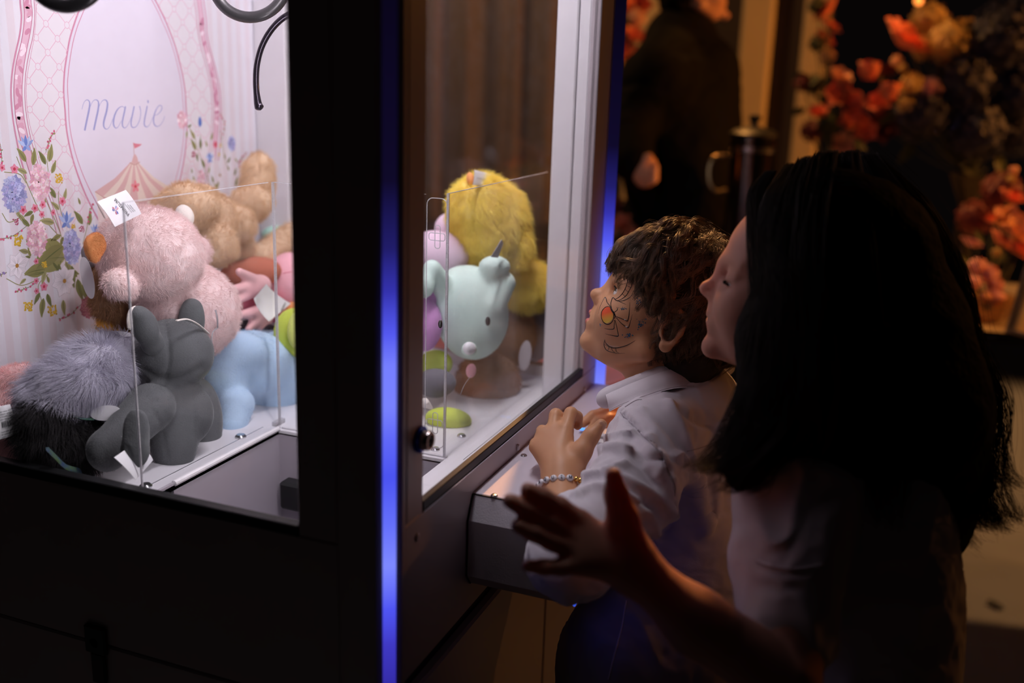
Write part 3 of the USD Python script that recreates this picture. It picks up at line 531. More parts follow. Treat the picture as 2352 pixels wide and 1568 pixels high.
for a in [(33, 388, 13), (53, 482, 13), (80, 478, 12), (98, 470, 11), (143, 462, 13), (96, 492, 10), (122, 488, 9), (83, 600, 9), (101, 658, 13), (84, 668, 9), (83, 645, 9), (5, 385, 10)]: blossom(*a)
for a in [(135, 410, 11), (43, 552, 13), (168, 520, 6), (102, 607, 8), (65, 703, 12), (120, 714, 13)]: spray(*a)
for a in [(36, 510, 8), (187, 526, 8)]: spray(*a, col=srgb(176, 84, 112), n=22)
twig([(124, 304), (112, 325), (105, 350)]); twig([(0, 548), (20, 545), (40, 535), (62, 518)]); twig([(38, 668), (60, 662), (82, 650)]); twig([(138, 732), (160, 724), (185, 700)]); twig([(0, 330), (4, 360), (2, 392)]); twig([(214, 468), (206, 490), (200, 515)]); twig([(0, 632), (15, 625)], srgb(150, 130, 180), 4)
# the right-hand posy
for a in [(448, 320, 120, 36), (460, 342, 80, 34), (450, 345, 115, 40), (475, 338, 95, 22), (484, 322, 60, 26), (432, 292, 20, 18), (430, 300, -110, 24), (452, 352, -90, 26), (470, 386, 110, 34), (478, 398, 60, 22), (438, 420, 150, 22), (441, 398, 90, 16), (443, 404, -70, 18), (517, 366, 95, 20), (522, 374, 40, 24), (538, 403, 60, 26), (526, 392, 110, 20),
          (540, 428, 60, 34), (500, 436, 120, 28), (545, 372, 130, 18), (490, 420, 100, 24), (498, 432, 60, 26), (430, 434, 130, 30)]: leaf(*a)
stem([(428, 285), (445, 310), (455, 345), (470, 390), (485, 430)]); stem([(460, 310), (462, 345)]); stem([(505, 300), (512, 340), (520, 380)])
hydrangea(418, 275, 17, 23, PI_, 44, pr=.0036); hydrangea(532, 330, 15, 20, BL, 54, pr=.0034); hydrangea(462, 408, 14, 20, PI_, 34, pr=.0034); bell(482, 366, 24, 1.6); daisy(505, 402, 26)
petal(PW([(459, 292)])[0], 1.45, .017, .0042, srgb(112, 138, 206), 12); petal(PW([(459, 292)])[0], 1.62, .016, .003, srgb(92, 118, 192), 13)
blossom(495, 332, 12, srgb(222, 110, 130)); spray(454, 310, 4, srgb(206, 84, 120), 8); spray(445, 353, 9, srgb(170, 72, 100), 26); spray(506, 334, 5); spray(503, 355, 5)
twig([(506, 262), (516, 285), (510, 320)]); twig([(565, 350), (552, 372), (548, 386)]); twig([(556, 362), (545, 376)], n=3)
for g, (v, f, c, n) in ink.items():
    part(art, g, trimesh.Trimesh(np.vstack(v), np.vstack(f), process=False), m_print, smooth=False, tint=np.vstack(c), kind="stuff" if g in ("printed_flowers", "printed_leaves", "printed_lattice") else None,
         label={"printed_lettering": "printed name in lilac pointed pen script", "printed_tent": "printed pink and cream striped circus tent"}.get(g))

# ------------------------------------------------------------------ the plush toys, each lying where the photograph shows it
RGT, UPW, FWD = CAM_R[0], -CAM_R[1], CAM_R[2]
def sc(p): return float((p - CAM_P) @ FWD) / FPX                     # metres per pixel at a point
def pe(px, py, Y, rx, ry, rz=None, rot=0, k=.012, sub=False):
    """An ellipsoid measured in the photograph (pixels) at depth plane y = Y."""
    c = onY(px, py, Y); s = sc(c); a = math.radians(rot); u, v = RGT * math.cos(a) + UPW * math.sin(a), -RGT * math.sin(a) + UPW * math.cos(a)
    return E(c, np.array([rx, ry, rz or (rx + ry) / 2 * .9]) * s, k, np.stack([u, v, np.cross(u, v)], 1), sub)
def pc(x1, y1, Y1, r1, x2, y2, Y2, r2, k=.010):
    a, b = onY(x1, y1, Y1), onY(x2, y2, Y2); return Cn(a, b, r1 * sc(a), r2 * sc(b), k)
def plush_mat(name, col, var=.25, col2=None, rough=.85, sheen=.4, bs=420, bump=.5):
    col = tuple(c * .85 + .15 * max(col) for c in col); col2 = col2 and tuple(c * .85 + .15 * max(col2) for c in col2)
    return M(name, col, rough, var=var, vs=26, color2=col2, bump=bump, bs=bs, bd=.0008, sheen=sheen, spec=.15)
FUZZ = {}
def fuzz(t, mesh, col, n, L=.0022, seed=50):
    """The short nap of velvet and felt."""
    k = "nap_%d_%d_%d" % tuple(int(c * 255) for c in col); FUZZ[k] = FUZZ.get(k) or M(k, tuple(min(1, c * 1.08) for c in col), .8, sheen=.3, spec=.1); return fur(t, "nap", mesh, n, L, .00016, FUZZ[k], seed, comb=-UPW * .3, lift=.9, clump=.7, cs=110)
def toy(label, group=None, mesh=None, cat="plush toy", name="plush_toy"):
    b = mesh.bounds; return thing(name, label, cat, ((b[0, 0] + b[1, 0]) / 2, (b[0, 1] + b[1, 1]) / 2, b[0, 2]), group)
m_tag = M("tag_card", srgb(234, 232, 236), .5); m_ink = M("tag_ink", (.02, .02, .025), .6); m_tagblue = M("tag_blue", srgb(70, 90, 190), .5); m_tagpink = M("tag_pink", srgb(220, 90, 120), .5)
def card(pts, Ys, bend=.0, th=.0006, n=7):
    """A small card through four photo points (corner order round the card)."""
    q = [onY(x, y, Y) for (x, y), Y in zip(pts, Ys)]; nn = np.cross(q[1] - q[0], q[3] - q[0]); nn /= np.linalg.norm(nn); nn *= np.sign(nn @ (CAM_P - q[0]))
    V = []
    for o in (0, -th):
        for i in range(n):
            for j in range(n):
                s_, t = i / (n - 1), j / (n - 1); V.append((q[0] * (1 - s_) + q[1] * s_) * (1 - t) + (q[3] * (1 - s_) + q[2] * s_) * t + nn * (o + bend * 4 * t * (1 - t)))
    F = []; N = n * n
    for i in range(n - 1):
        for j in range(n - 1):
            a, b, c, d = i * n + j, i * n + j + 1, (i + 1) * n + j + 1, (i + 1) * n + j; F += [[a, b, c], [a, c, d], [N + a, N + c, N + b], [N + a, N + d, N + c]]
    e = [i * n for i in range(n)] + [(n - 1) * n + j for j in range(1, n)] + [i * n + n - 1 for i in range(n - 2, -1, -1)] + [j for j in range(n - 2, 0, -1)]
    for a, b in zip(e, e[1:] + e[:1]): F += [[a, N + a, N + b], [a, N + b, b]]
    m = trimesh.Trimesh(np.array(V), np.array(F), process=False); m.fix_normals(); return m, q, nn
def disc(px, py, Y, rx, ry, rot, mat, parent, name, th=.0008, nrm=None):
    c = onY(px, py, Y); s = sc(c); a = math.radians(rot); u, v = RGT * math.cos(a) + UPW * math.sin(a), -RGT * math.sin(a) + UPW * math.cos(a)
    return part(parent, name, extr(affinity.scale(Point(0, 0).buffer(1, quad_segs=10), rx * s, ry * s), th, basis(c, u, v)), mat)
def written(parent, txt, p0, p1, hpx, Y, nn, mat=None, name="lettering"):
    a, b = onY(*p0, Y), onY(*p1, Y); d = b - a; L = np.linalg.norm(d); d /= L; m = meshkit.text_mesh(txt, hpx * sc(a), .0002); w = m.bounds[1, 0]; m.vertices[:, 0] *= L / w
    up = np.cross(nn, d); m.apply_transform(basis(a + nn * .0007, d, up)); return part(parent, name, m, mat or m_ink, smooth=False)
def eye(parent, px, py, Y, rx, ry, mesh_hit=None, rot=0, name="eye", mat=None, dz=0):
    e = pe(px, py, Y, rx, ry, min(rx, ry) * .6, rot); return part(parent, name, soft([E(e[1] - FWD * dz, e[2], .003, e[3])], .0009, 0), mat or M_EYE, smooth=True)
M_EYE = M("plush_eye", (.012, .010, .010), .15, coat=.5)

from scipy.spatial import cKDTree
def cast(m, px):
    """Where the sight lines of these photo points meet a mesh: points and normals."""
    v, f = np.asarray(m.vertices), np.asarray(m.faces); a, e1, e2 = v[f[:, 0]], v[f[:, 1]] - v[f[:, 0]], v[f[:, 2]] - v[f[:, 0]]; out, nor = [], []
    c = (a - CAM_P) @ CAM_R.T; pv = np.stack([c[:, 0] / c[:, 2] * FPX + 1176, c[:, 1] / c[:, 2] * FPX + 784], 1)
    for x, y in px:
        k = np.flatnonzero((np.abs(pv - (x, y)) < 30).all(1)); d = ray(x, y); p = np.cross(d, e2[k]); det = (e1[k] * p).sum(1); det = np.where(np.abs(det) < 1e-14, 1e-14, det)
        t = CAM_P - a[k]; u = (t * p).sum(1) / det; q = np.cross(t, e1[k]); w = (q @ d) / det; dist = (e2[k] * q).sum(1) / det
        ok = (u >= -1e-4) & (w >= -1e-4) & (u + w <= 1.0001) & (dist > 0)
        if not ok.any(): out.append(None); nor.append(None); continue
        i = np.flatnonzero(ok)[dist[ok].argmin()]; n = np.cross(e1[k][i], e2[k][i]); n /= np.linalg.norm(n); n *= np.sign(-(n @ d)); out.append(CAM_P + d * dist[i]); nor.append(n)
    return out, nor
def shirt_line(m, pts):
    o, n = cast(m, pts); g = [i for i in range(len(pts)) if o[i] is not None]; return np.array([o[i] for i in g]), np.array([n[i] for i in g])
def creases(m, lines):
    """Press creases (or raise folds) along traced photo lines."""
    for pts, amp, rad in lines:
        P, _ = shirt_line(m, catmull(pts, 6))
        if len(P) < 2: continue
        d, _ = cKDTree(P).query(np.asarray(m.vertices)); m.vertices = np.asarray(m.vertices) + vnorm(m) * (amp * np.exp(-(d / rad) ** 2))[:, None]
    return m

# pink chick, back turned, orange foot to the left
m_pink = plush_mat("plush_dusty_pink", srgb(238, 210, 208), .35, srgb(222, 180, 182)); m_pinkf = M("fur_dusty_pink", srgb(240, 214, 211), .7, var=.3, vs=40, color2=srgb(220, 176, 178), sheen=.3, spec=.2)
m_orange = plush_mat("felt_orange", srgb(236, 142, 18), .2, srgb(206, 104, 6), bump=.3)
g = ruffle(soft([pe(345, 582, .46, 122, 106, 100, -12), pe(432, 712, .45, 116, 108, 104, -20, k=.006), pe(276, 652, .445, 42, 36, 34, -35, k=.004), pe(452, 590, .475, 28, 48, 30, -20, k=.005)], .0032), .0022, 55, 3)
t = toy("dusty pink fluffy chick lying back turned behind the dark grey toy", mesh=g)
body = part(t, "body", g, m_pink, smooth=True); fur(t, "fur", g, 24000, .0062, .00028, m_pinkf, 1, comb=-UPW * .5 + RGT * .5, clump=1.25, cs=75)
gf = soft([pe(212, 574, .47, 15, 30, 22, 14), pe(226, 556, .47, 14, 22, 20, 12)], .0015); ft = part(t, "orange_foot", gf, m_orange, smooth=True); fur(ft, "nap", gf, 2500, .0022, .00018, "/World/Looks/felt_orange", 61, lift=.9)
cm, q, nn = card([(223, 463), (289, 436), (325, 491), (264, 521)], [.44, .445, .44, .43], .0015); ct = part(t, "paper_tag", cm, m_tag, smooth=True, label="white paper tag with small print")
def on_card(q, u, v): return (q[0] * (1 - u) + q[1] * u) * (1 - v) + (q[3] * (1 - u) + q[2] * u) * v
def card_text(parent, q, nn, txt, u0v0, u1v1, h, mat=None, lift=.0018):
    a, b = on_card(q, *u0v0), on_card(q, *u1v1); d = b - a; L = np.linalg.norm(d); d /= L; m = meshkit.text_mesh(txt, h, .00015); m.vertices[:, 0] *= L / m.bounds[1, 0]
    m.apply_transform(basis(a + nn * lift, d, np.cross(nn, d))); return part(parent, "lettering", m, mat or m_ink, smooth=False)
card_text(ct, q, nn, "PREMIUM", (.61, .82), (.525, .12), .0046)
lg = []
c0 = on_card(q, .30, .49) + nn * .0019; ux = (on_card(q, .525, .12) - on_card(q, .61, .82)); ux /= np.linalg.norm(ux); uy = np.cross(nn, ux)
def logo(mat, side):
    ms = []
    for k in range(3):
        a = math.pi / 2 + k * 2 * math.pi / 3 + math.pi; d = math.cos(a) * ux + math.sin(a) * uy; e = np.cross(nn, d)
        ms.append(tube([c0 + d * .0006 + e * side * .0007, c0 + d * .0052 + e * side * .0007], .00028, 6)); ms.append(tube([c0 + d * .0022 + e * side * .0018, c0 + d * .0052 + e * side * .0018], .00028, 6))
    return cat_(*ms)
part(ct, "emblem", logo(m_tagblue, 1), m_tagblue, kind="stuff"); part(ct, "emblem", logo(m_tagpink, -1), m_tagpink, kind="stuff")
for i in range(3): card_text(ct, q, nn, "ml nmlnm", (.72 + i * .06, .80), (.68 + i * .06, .42 + i * .05), .0016, M("tag_grey_ink%d" % i, (.3, .3, .32), .6))

# tan toy on the top of the heap, leg in the air
m_tan = plush_mat("plush_tan", srgb(226, 192, 154), .4, srgb(196, 152, 112)); m_tanf = M("fur_tan", srgb(232, 200, 164), .7, var=.4, vs=30, color2=srgb(198, 154, 114), sheen=.3, spec=.2)
m_white = plush_mat("plush_white", srgb(238, 228, 218), .15)
Yt = .535
g = ruffle(soft([pe(425, 478, Yt, 78, 48, 50, 8), pe(480, 500, Yt, 62, 60, 56), pe(592, 415, Yt + .01, 38, 66, 34, -4), pe(575, 470, Yt + .005, 52, 40, 38, 20), pe(545, 515, Yt - .015, 44, 42, 38, -30), pe(494, 562, Yt - .025, 50, 50, 44), pe(545, 570, Yt, 40, 36, 36),
    pe(470, 452, Yt - .02, 26, 30, 22, -20, k=.003), pe(425, 455, Yt, 40, 32, 36)], .0032), .002, 55, 5)
t = toy("tan fluffy toy on top of the heap with one leg raised", mesh=g)
part(t, "body", g, m_tan, smooth=True); fur(t, "fur", g, 16000, .0075, .00036, m_tanf, 2, comb=-UPW * .6, clump=1.2)
part(t, "white_paw", soft([pe(424, 496, Yt - .055, 21, 27, 16, 20)] + [pe(x, y, Yt - .058, 7, 8, 9, k=.004) for x, y in ((414, 510), (424, 517), (434, 514))], .0016), m_white, smooth=True)
part(t, "pale_sole", soft([pe(579, 526, Yt - .028, 10, 21, 12, -14)], .0014), m_white, smooth=True)

# brown toy behind the pink chick with its grey ear and oval card
m_brn = plush_mat("plush_brown", srgb(176, 134, 98), .4, srgb(130, 92, 62)); m_brnf = M("fur_brown", srgb(184, 142, 104), .7, var=.4, vs=30, color2=srgb(128, 90, 62), sheen=.3, spec=.2)
g = ruffle(soft([pe(262, 620, .55, 52, 58, 40), pe(255, 690, .545, 42, 48, 40), pe(282, 745, .545, 34, 38, 32), pe(225, 640, .555, 18, 30, 20)], .0035), .002, 55, 6)
t = toy("brown furry toy half hidden behind the dusty pink chick", mesh=g); part(t, "body", g, m_brn, smooth=True); fur(t, "fur", g, 5000, .009, .0004, m_brnf, 3)
ge = soft([pe(205, 588, .56, 17, 27, 14, 15)], .002); part(t, "grey_ear", ruffle(ge, .001, 90, 2), plush_mat("plush_ear_grey", srgb(150, 144, 150), .3), smooth=True)
disc(201, 638, .545, 14, 49, 12, m_tag, t, "oval_tag"); part(t, "tag_string", tube([onY(205, 592, .55), onY(212, 600, .545), onY(198, 602, .5455)], .0004, 5), m_acr_edge)

# golden yellow toy under it
m_gold = plush_mat("plush_golden", srgb(244, 178, 30), .25, srgb(222, 140, 10))
g = ruffle(soft([pe(292, 782, .545, 80, 42, 44, 5), pe(240, 742, .55, 17, 20, 18), pe(270, 756, .55, 36, 16, 26, 12)], .003), .0012, 60, 8)
t = toy("golden yellow toy mostly buried behind the lavender one", mesh=g); part(t, "body", g, m_gold, smooth=True)
fur(t, "fur", g, 2500, .007, .0004, M("fur_golden", srgb(246, 184, 40), .7, sheen=.3, spec=.2), 4)

# lavender long-haired toy
m_lav = plush_mat("plush_lavender", srgb(192, 188, 204), .4, srgb(162, 156, 176)); m_lavf = M("fur_lavender", srgb(206, 203, 218), .65, var=.45, vs=28, color2=srgb(160, 154, 174), sheen=.3, spec=.25)
Yl = .475
g = ruffle(soft([pe(135, 900, Yl, 96, 62, 58, 22), pe(205, 868, Yl - .01, 92, 82, 60, 30), pe(262, 832, Yl, 62, 66, 50), pe(240, 915, Yl - .022, 56, 48, 34, 25), pe(300, 850, Yl + .005, 36, 58, 40, k=.006)], .0034), .005, 26, 9)
t = toy("lavender long haired toy slumped left of the dark grey one", mesh=g); part(t, "body", g, m_lav, smooth=True)
fur(t, "fur", g, 17000, .0165, .00036, m_lavf, 5, comb=-UPW * .8 - RGT * .35, lift=.6, clump=1.1, cs=42, k=4)
dk = soft([pe(272, 790, Yl + .012, 52, 26, 34, -4)], .003); part(t, "dark_crown", ruffle(dk, .002, 60, 4), plush_mat("plush_plum_grey", srgb(104, 96, 118), .3), smooth=True)
disc(272, 767, Yl - .005, 31, 7, -4, m_tag, t, "oval_tag"); part(t, "tag_string", tube([onY(296, 752, Yl), onY(290, 765, Yl - .006)], .0004, 5), m_acr_edge)
part(t, "scalloped_tag", extr(affinity.scale(Point(0, 0).buffer(1), .0175, .010), .0007, basis(onY(243, 948, Yl - .052), RGT, UPW * .9 + RGT * .3)), m_tag)
part(t, "printed_collar", tube(catmull([onY(165, 956, Yl - .028), onY(195, 962, Yl - .036), onY(225, 962, Yl - .038)], 6), .003, 8, flat=.4), M("collar_print", srgb(70, 110, 50), .7, var=1, vs=160, color2=srgb(50, 80, 130)))

# black shaggy toy below it
m_blk = plush_mat("plush_black", srgb(34, 31, 33), .3); m_blkf = M("fur_black", srgb(38, 35, 37), .6, sheen=.1, spec=.2)
g = ruffle(soft([pe(108, 1005, .47, 66, 76, 40, -10), pe(170, 1010, .465, 68, 62, 44), pe(165, 1065, .455, 50, 34, 34), pe(90, 950, .475, 40, 30, 30)], .0034), .003, 40, 10)
t = toy("black shaggy toy in the corner under the lavender one", mesh=g); part(t, "body", g, m_blk, smooth=True); fur(t, "fur", g, 6500, .014, .0004, m_blkf, 6, comb=-UPW, lift=.6, k=4)
part(t, "printed_band", tube(catmull([onY(108, 1030, .440), onY(130, 1052, .432), onY(152, 1072, .428), onY(185, 1082, .430)], 6), .0042, 8, flat=.35), M("band_print", srgb(60, 84, 30), .7, var=1, vs=120, color2=srgb(28, 48, 92)))

# pink toy at the left edge with its printed price tag
m_pk2 = plush_mat("plush_rose", srgb(246, 190, 188), .25, srgb(232, 160, 160))
g = ruffle(soft([pe(28, 890, .56, 80, 50, 44, 18), pe(5, 960, .555, 62, 60, 44), pe(25, 1030, .55, 58, 44, 40, -15)], .0034), .0018, 60, 12)
t = toy("rose pink fleecy toy at the left edge with a barcode tag", mesh=g); part(t, "body", g, m_pk2, smooth=True); fur(t, "fur", g, 5000, .005, .0004, M("fur_rose", srgb(247, 194, 192), .7, sheen=.3, spec=.2), 7)
cm, q, nn = card([(-16, 936), (23, 928), (42, 996), (-10, 1012)], [.50, .498, .495, .498], .001); ct = part(t, "barcode_tag", cm, m_tag, smooth=True, label="white tag printed with a barcode")
bars = []
rb = np.random.default_rng(5); u = .32
while u < .9:
    w_ = .012 + .03 * rb.random(); a, b, c_, d_ = [on_card(q, *uv) + nn * .0016 for uv in ((u, .48), (u + w_, .48), (u + w_, .66), (u, .66))]; bars.append(trimesh.Trimesh([a, b, c_, d_], [[0, 1, 2], [0, 2, 3]], process=False)); u += w_ + .014 + .03 * rb.random()
part(ct, "barcode", cat_(*bars), m_ink, smooth=False, kind="stuff")
for v_ in (.12, .20, .28, .36, .74, .82, .90): card_text(ct, q, nn, ["nm lmn oln", "mnl onm", "lmo nnlm o"][int(v_ * 50) % 3], (.93, v_ + .035), (.25, v_ + .035), .0016)

# dark grey toy sitting with its back to the glass
m_dg = plush_mat("plush_charcoal", srgb(98, 100, 102), .3, srgb(76, 78, 80), sheen=.55, bs=520); m_seam = M("plush_seam", srgb(40, 41, 43), .9)
Yd = .405
g = soft([pe(398, 812, Yd, 92, 80, 74, -4), pe(395, 900, Yd, 48, 50, 44, k=.012), pe(398, 950, Yd, 92, 84, 64), pe(398, 1003, Yd - .014, 56, 84, 44, 4, k=.007), pe(467, 955, Yd + .006, 42, 88, 44, 8, k=.005), pc(345, 935, Yd - .005, 56, 250, 1030, Yd - .002, 44),
    pe(245, 1035, Yd - .005, 40, 46, 36)], .003)
creases(g, [([(378, 738), (386, 790), (388, 830), (380, 866)], -.0022, .0028), ([(330, 850), (372, 872), (420, 868), (462, 846)], -.004, .006), ([(352, 940), (372, 985), (384, 1050)], -.0016, .0025), ([(436, 880), (444, 940), (446, 1000)], -.0012, .003), ([(384, 872), (362, 905), (345, 945)], -.0018, .003)])
t = toy("dark grey velvet toy sitting back turned with two upright ears", mesh=g); part(t, "body", g, m_dg, smooth=True); fuzz(t, g, srgb(104, 106, 108), 9000)
for a, b in (((352, 790, Yd, 27), (318, 722, Yd, 20)), ((438, 775, Yd, 28), (441, 706, Yd, 18))):
    e = part(t, "ear", soft([pc(*a, *b), pe(b[0] + (a[0] - b[0]) * .4, b[1] + 25, Yd, 27, 38, 16, 24 if b[0] < 400 else -2)], .002), m_dg, smooth=True)
    sx = -1 if b[0] < 400 else 1; part(e, "white_lining", tube(catmull([onY(b[0] + sx * 21 * k1, b[1] + dy, Yd + .004) for k1, dy in ((.2, -16), (.75, -8), (1.0, 12), (.9, 34))], 5), [.0015] + [.0032] * 14 + [.0015], 8), m_white)
part(t, "tail", ruffle(soft([pe(312, 985, Yd - .052, 30, 48, 11, -4), pe(308, 1042, Yd - .052, 34, 34, 12), pe(330, 1000, Yd - .053, 12, 40, 9, -4)], .002), .0006, 120, 4), m_dg, smooth=True)
cm, q, nn = card([(262, 1050), (318, 1012), (352, 1056), (312, 1102)], [Yd - .045, Yd - .048, Yd - .062, Yd - .062], .002); ct = part(t, "sewn_tag", cm, m_tag, smooth=True)
card_text(ct, q, nn, "nmu lnm", (.45, .92), (.95, .6), .0034)
part(t, "clear_fastener", cat_(tube(catmull([onY(495, 712, Yd - .03), onY(499, 730, Yd - .03), onY(500, 752, Yd - .02)], 4), .0011, 6), tube(catmull([onY(500, 752, Yd - .02), onY(488, 765, Yd - .02), onY(486, 800, Yd - .02)], 4), .0009, 6)), m_acr_edge)
part(t, "white_ribbon", tube(catmull([onY(405, 736, Yd - .03), onY(430, 733, Yd - .035), onY(455, 745, Yd - .035), onY(478, 765, Yd - .03)], 5), .0026, 8, flat=.4), m_white)

# pale blue toy
m_bl = plush_mat("plush_sky_blue", srgb(170, 202, 232), .25, srgb(148, 184, 220)); Yb = .435
g = ruffle(soft([pe(610, 850, Yb, 132, 92, 84), pe(525, 855, Yb, 54, 80, 60), pe(575, 835, Yb - .005, 95, 78, 70), pe(700, 850, Yb, 60, 80, 60), pc(545, 930, Yb - .03, 40, 536, 974, Yb - .035, 30), pc(640, 930, Yb - .03, 40, 650, 962, Yb - .04, 34), pe(640, 880, Yb - .02, 70, 70, 50), pe(556, 805, Yb - .02, 56, 44, 40, k=.02)], .0034), .0012, 50, 14)
t = toy("sky blue velvet toy standing right of the dark grey one", mesh=g); part(t, "body", g, m_bl, smooth=True); fur(t, "fur", g, 6000, .004, .0003, M("fur_sky_blue", srgb(178, 208, 236), .7, sheen=.4, spec=.15), 8, comb=-UPW, lift=.5)

# lime toy half behind the post
m_lime = plush_mat("plush_lime", srgb(196, 214, 10), .2, srgb(160, 182, 4))
g = soft([pe(676, 765, .385, 46, 58, 44), pe(700, 762, .385, 40, 54, 40)], .003); t = toy("lime green ball shaped toy beside the dark corner post", mesh=g); part(t, "body", g, m_lime, smooth=True); fuzz(t, g, srgb(200, 216, 40), 2500)
part(t, "pale_cheek", soft([pe(684, 757, .35, 24, 44, 14, -4)], .002), plush_mat("plush_pale_lime", srgb(214, 228, 90), .2), smooth=True)

# pink axolotl-like toy with its frills
m_ax = plush_mat("plush_candy_pink", srgb(246, 176, 190), .2, srgb(236, 150, 166)); m_axd = plush_mat("plush_frill_pink", srgb(236, 176, 178), .25, srgb(214, 140, 146)); m_rasp = plush_mat("plush_raspberry", srgb(214, 70, 100), .3, srgb(176, 44, 74))
Ya = .475
g = soft([pe(668, 645, Ya, 58, 66, 52), pe(690, 700, Ya, 60, 50, 50)], .003); t = toy("candy pink toy with finger like frills behind the blue one", mesh=g); part(t, "head", g, m_ax, smooth=True); fuzz(t, g, srgb(248, 184, 198), 3500)
for base, tips in (((598, 655), ((550, 624), (536, 664), (545, 690))), ((606, 715), ((555, 722), (572, 756), (596, 762), (614, 756)))):
    part(t, "frill", soft([pc(*base, Ya - .015, 20, *tp, Ya - .022, 9, k=.008) for tp in tips], .0016), m_axd, smooth=True)
part(t, "brow_seam", tube(catmull([onY(650, 628, Ya - .042), onY(662, 625, Ya - .043), onY(680, 624, Ya - .042)], 4), .0006, 6), m_rasp)
g2 = soft([pe(566, 690, Ya + .01, 56, 36, 34, 14), pe(612, 708, Ya + .01, 44, 36, 34)], .003); part(t, "raspberry_body", g2, m_rasp, smooth=True)
cm, q, nn = card([(583, 686), (612, 652), (668, 697), (618, 738)], [Ya - .05, Ya - .05, Ya - .055, Ya - .06], -.004); ct = part(t, "paper_tag", cm, m_tag, smooth=True)
card_text(ct, q, nn, "PREM", (.88, .80), (.55, .93), .0036); part(t, "tail_piece", soft([pe(672, 715, Ya - .02, 16, 24, 14)], .002), m_orange, smooth=True)
# rust toy, tan limb, mint toy and plum toy glimpsed between
g = soft([pe(575, 628, .51, 72, 38, 34, 8)], .003); t = toy("rust orange toy glimpsed above the candy pink frills", mesh=g); part(t, "body", g, plush_mat("plush_rust", srgb(196, 100, 62), .35, srgb(168, 74, 44)), smooth=True); fuzz(t, g, srgb(206, 118, 84), 3000)
g = ruffle(soft([pc(600, 592, .525, 30, 676, 545, .535, 34)], .003), .0015, 60, 4); t = toy("tan plush limb reaching behind the dark corner post", mesh=g); part(t, "limb", g, m_tan, smooth=True); fur(t, "fur", g, 2600, .008, .0004, m_tanf, 12)
g = soft([pe(640, 538, .57, 40, 20, 20)], .003); t = toy("mint toy glimpsed above the tan limb", mesh=g); part(t, "body", g, plush_mat("plush_mint_far", srgb(170, 226, 208), .2), smooth=True)
g = ruffle(soft([pe(582, 768, .47, 60, 34, 34)], .003), .002, 60, 2); t = toy("dark plum toy in the gap above the blue back", mesh=g); part(t, "body", g, plush_mat("plush_plum", srgb(58, 46, 58), .3), smooth=True)

# --- behind the front window
m_mint = plush_mat("plush_mint", srgb(208, 234, 224), .2, srgb(192, 222, 210), bump=.25); m_pale = plush_mat("plush_pale", srgb(236, 236, 240), .1, bump=.25); Ym = .155
g = soft([pe(1084, 722, Ym, 84, 104, 80, 4), pe(1068, 690, Ym + .01, 80, 80, 70), pc(1122, 705, .125, 38, 1156, 650, .112, 28, k=.005), pe(1136, 612, .122, 36, 25, 30, 0, k=.003), pc(1108, 650, .14, 28, 1132, 618, .124, 24, k=.005), pc(1018, 660, Ym + .03, 26, 992, 618, Ym + .035, 22), pe(972, 655, Ym + .04, 26, 30, 24), pe(1078, 802, Ym - .040, 18, 18, 18, k=.006)], .003)
t = toy("mint green bear with pink tongue behind the front glass", mesh=g); part(t, "body", g, m_mint, smooth=True); fuzz(t, g, srgb(214, 238, 230), 7000)
part(t, "tongue", soft([pe(1082, 851, Ym - .040, 12, 17, 7, -8)], .0014), plush_mat("plush_tongue", srgb(236, 160, 172), .2), smooth=True)
part(t, "snout_tip", soft([pe(1078, 800, Ym - .052, 15, 15, 12)], .0014), m_pale, smooth=True)
eye(t, 1015, 745, Ym - .028, 5, 10, dz=.030); eye(t, 1121, 738, Ym - .040, 6, 11, dz=.014); eye(t, 1130, 752, Ym - .040, 5, 10, name="cheek", mat=m_tagpink, dz=.006)
m_lil = plush_mat("plush_orchid", srgb(206, 140, 206), .25, srgb(180, 110, 184)); g = soft([pe(975, 745, .20, 40, 62, 44), pe(985, 682, .205, 24, 26, 22, k=.004)], .003)
t = toy("orchid purple toy left of the mint bear", mesh=g); part(t, "body", g, m_lil, smooth=True); fuzz(t, g, srgb(214, 156, 214), 2000)
m_lp = plush_mat("plush_lilac_pink", srgb(232, 200, 222), .2, srgb(216, 182, 208)); g = soft([pe(1036, 524, .235, 38, 36, 34), pe(1000, 585, .235, 78, 56, 54), pe(1076, 586, .225, 24, 34, 24, k=.006)], .003)
t = toy("lilac pink smooth toy above the mint bear", mesh=g); part(t, "body", g, m_lp, smooth=True); fuzz(t, g, srgb(236, 208, 228), 3000)
# yellow chick upside down
m_yel = plush_mat("plush_yellow", srgb(255, 226, 96), .35, srgb(250, 206, 62)); m_yelf = M("fur_yellow", srgb(255, 234, 120), .65, var=.4, vs=35, color2=srgb(252, 212, 70), sheen=.3, spec=.2)
Yc = .172
g = ruffle(soft([pe(1122, 508, Yc, 88, 104, 84, 14), pe(1100, 470, Yc + .005, 66, 66, 60), pe(1190, 562, Yc - .050, 33, 54, 22, 10, k=.002), pe(1210, 655, .120, 58, 58, 46, k=.004), pe(1160, 610, .155, 46, 46, 44)], .0034), .003, 45, 21)
t = toy("yellow fluffy chick tipped on its side behind the front glass", mesh=g); part(t, "body", g, m_yel, smooth=True); fur(t, "fur", g, 15000, .012, .00045, m_yelf, 9, comb=-UPW * .8 + RGT * .3, lift=.6, clump=1.0, cs=45)
part(t, "beak", soft([pe(1266, 662, .108, 9, 8, 9)], .0014), m_orange, smooth=True); part(t, "foot", soft([pe(1080, 410, Yc + .01, 9, 15, 10, 8)], .0014), m_orange, smooth=True)
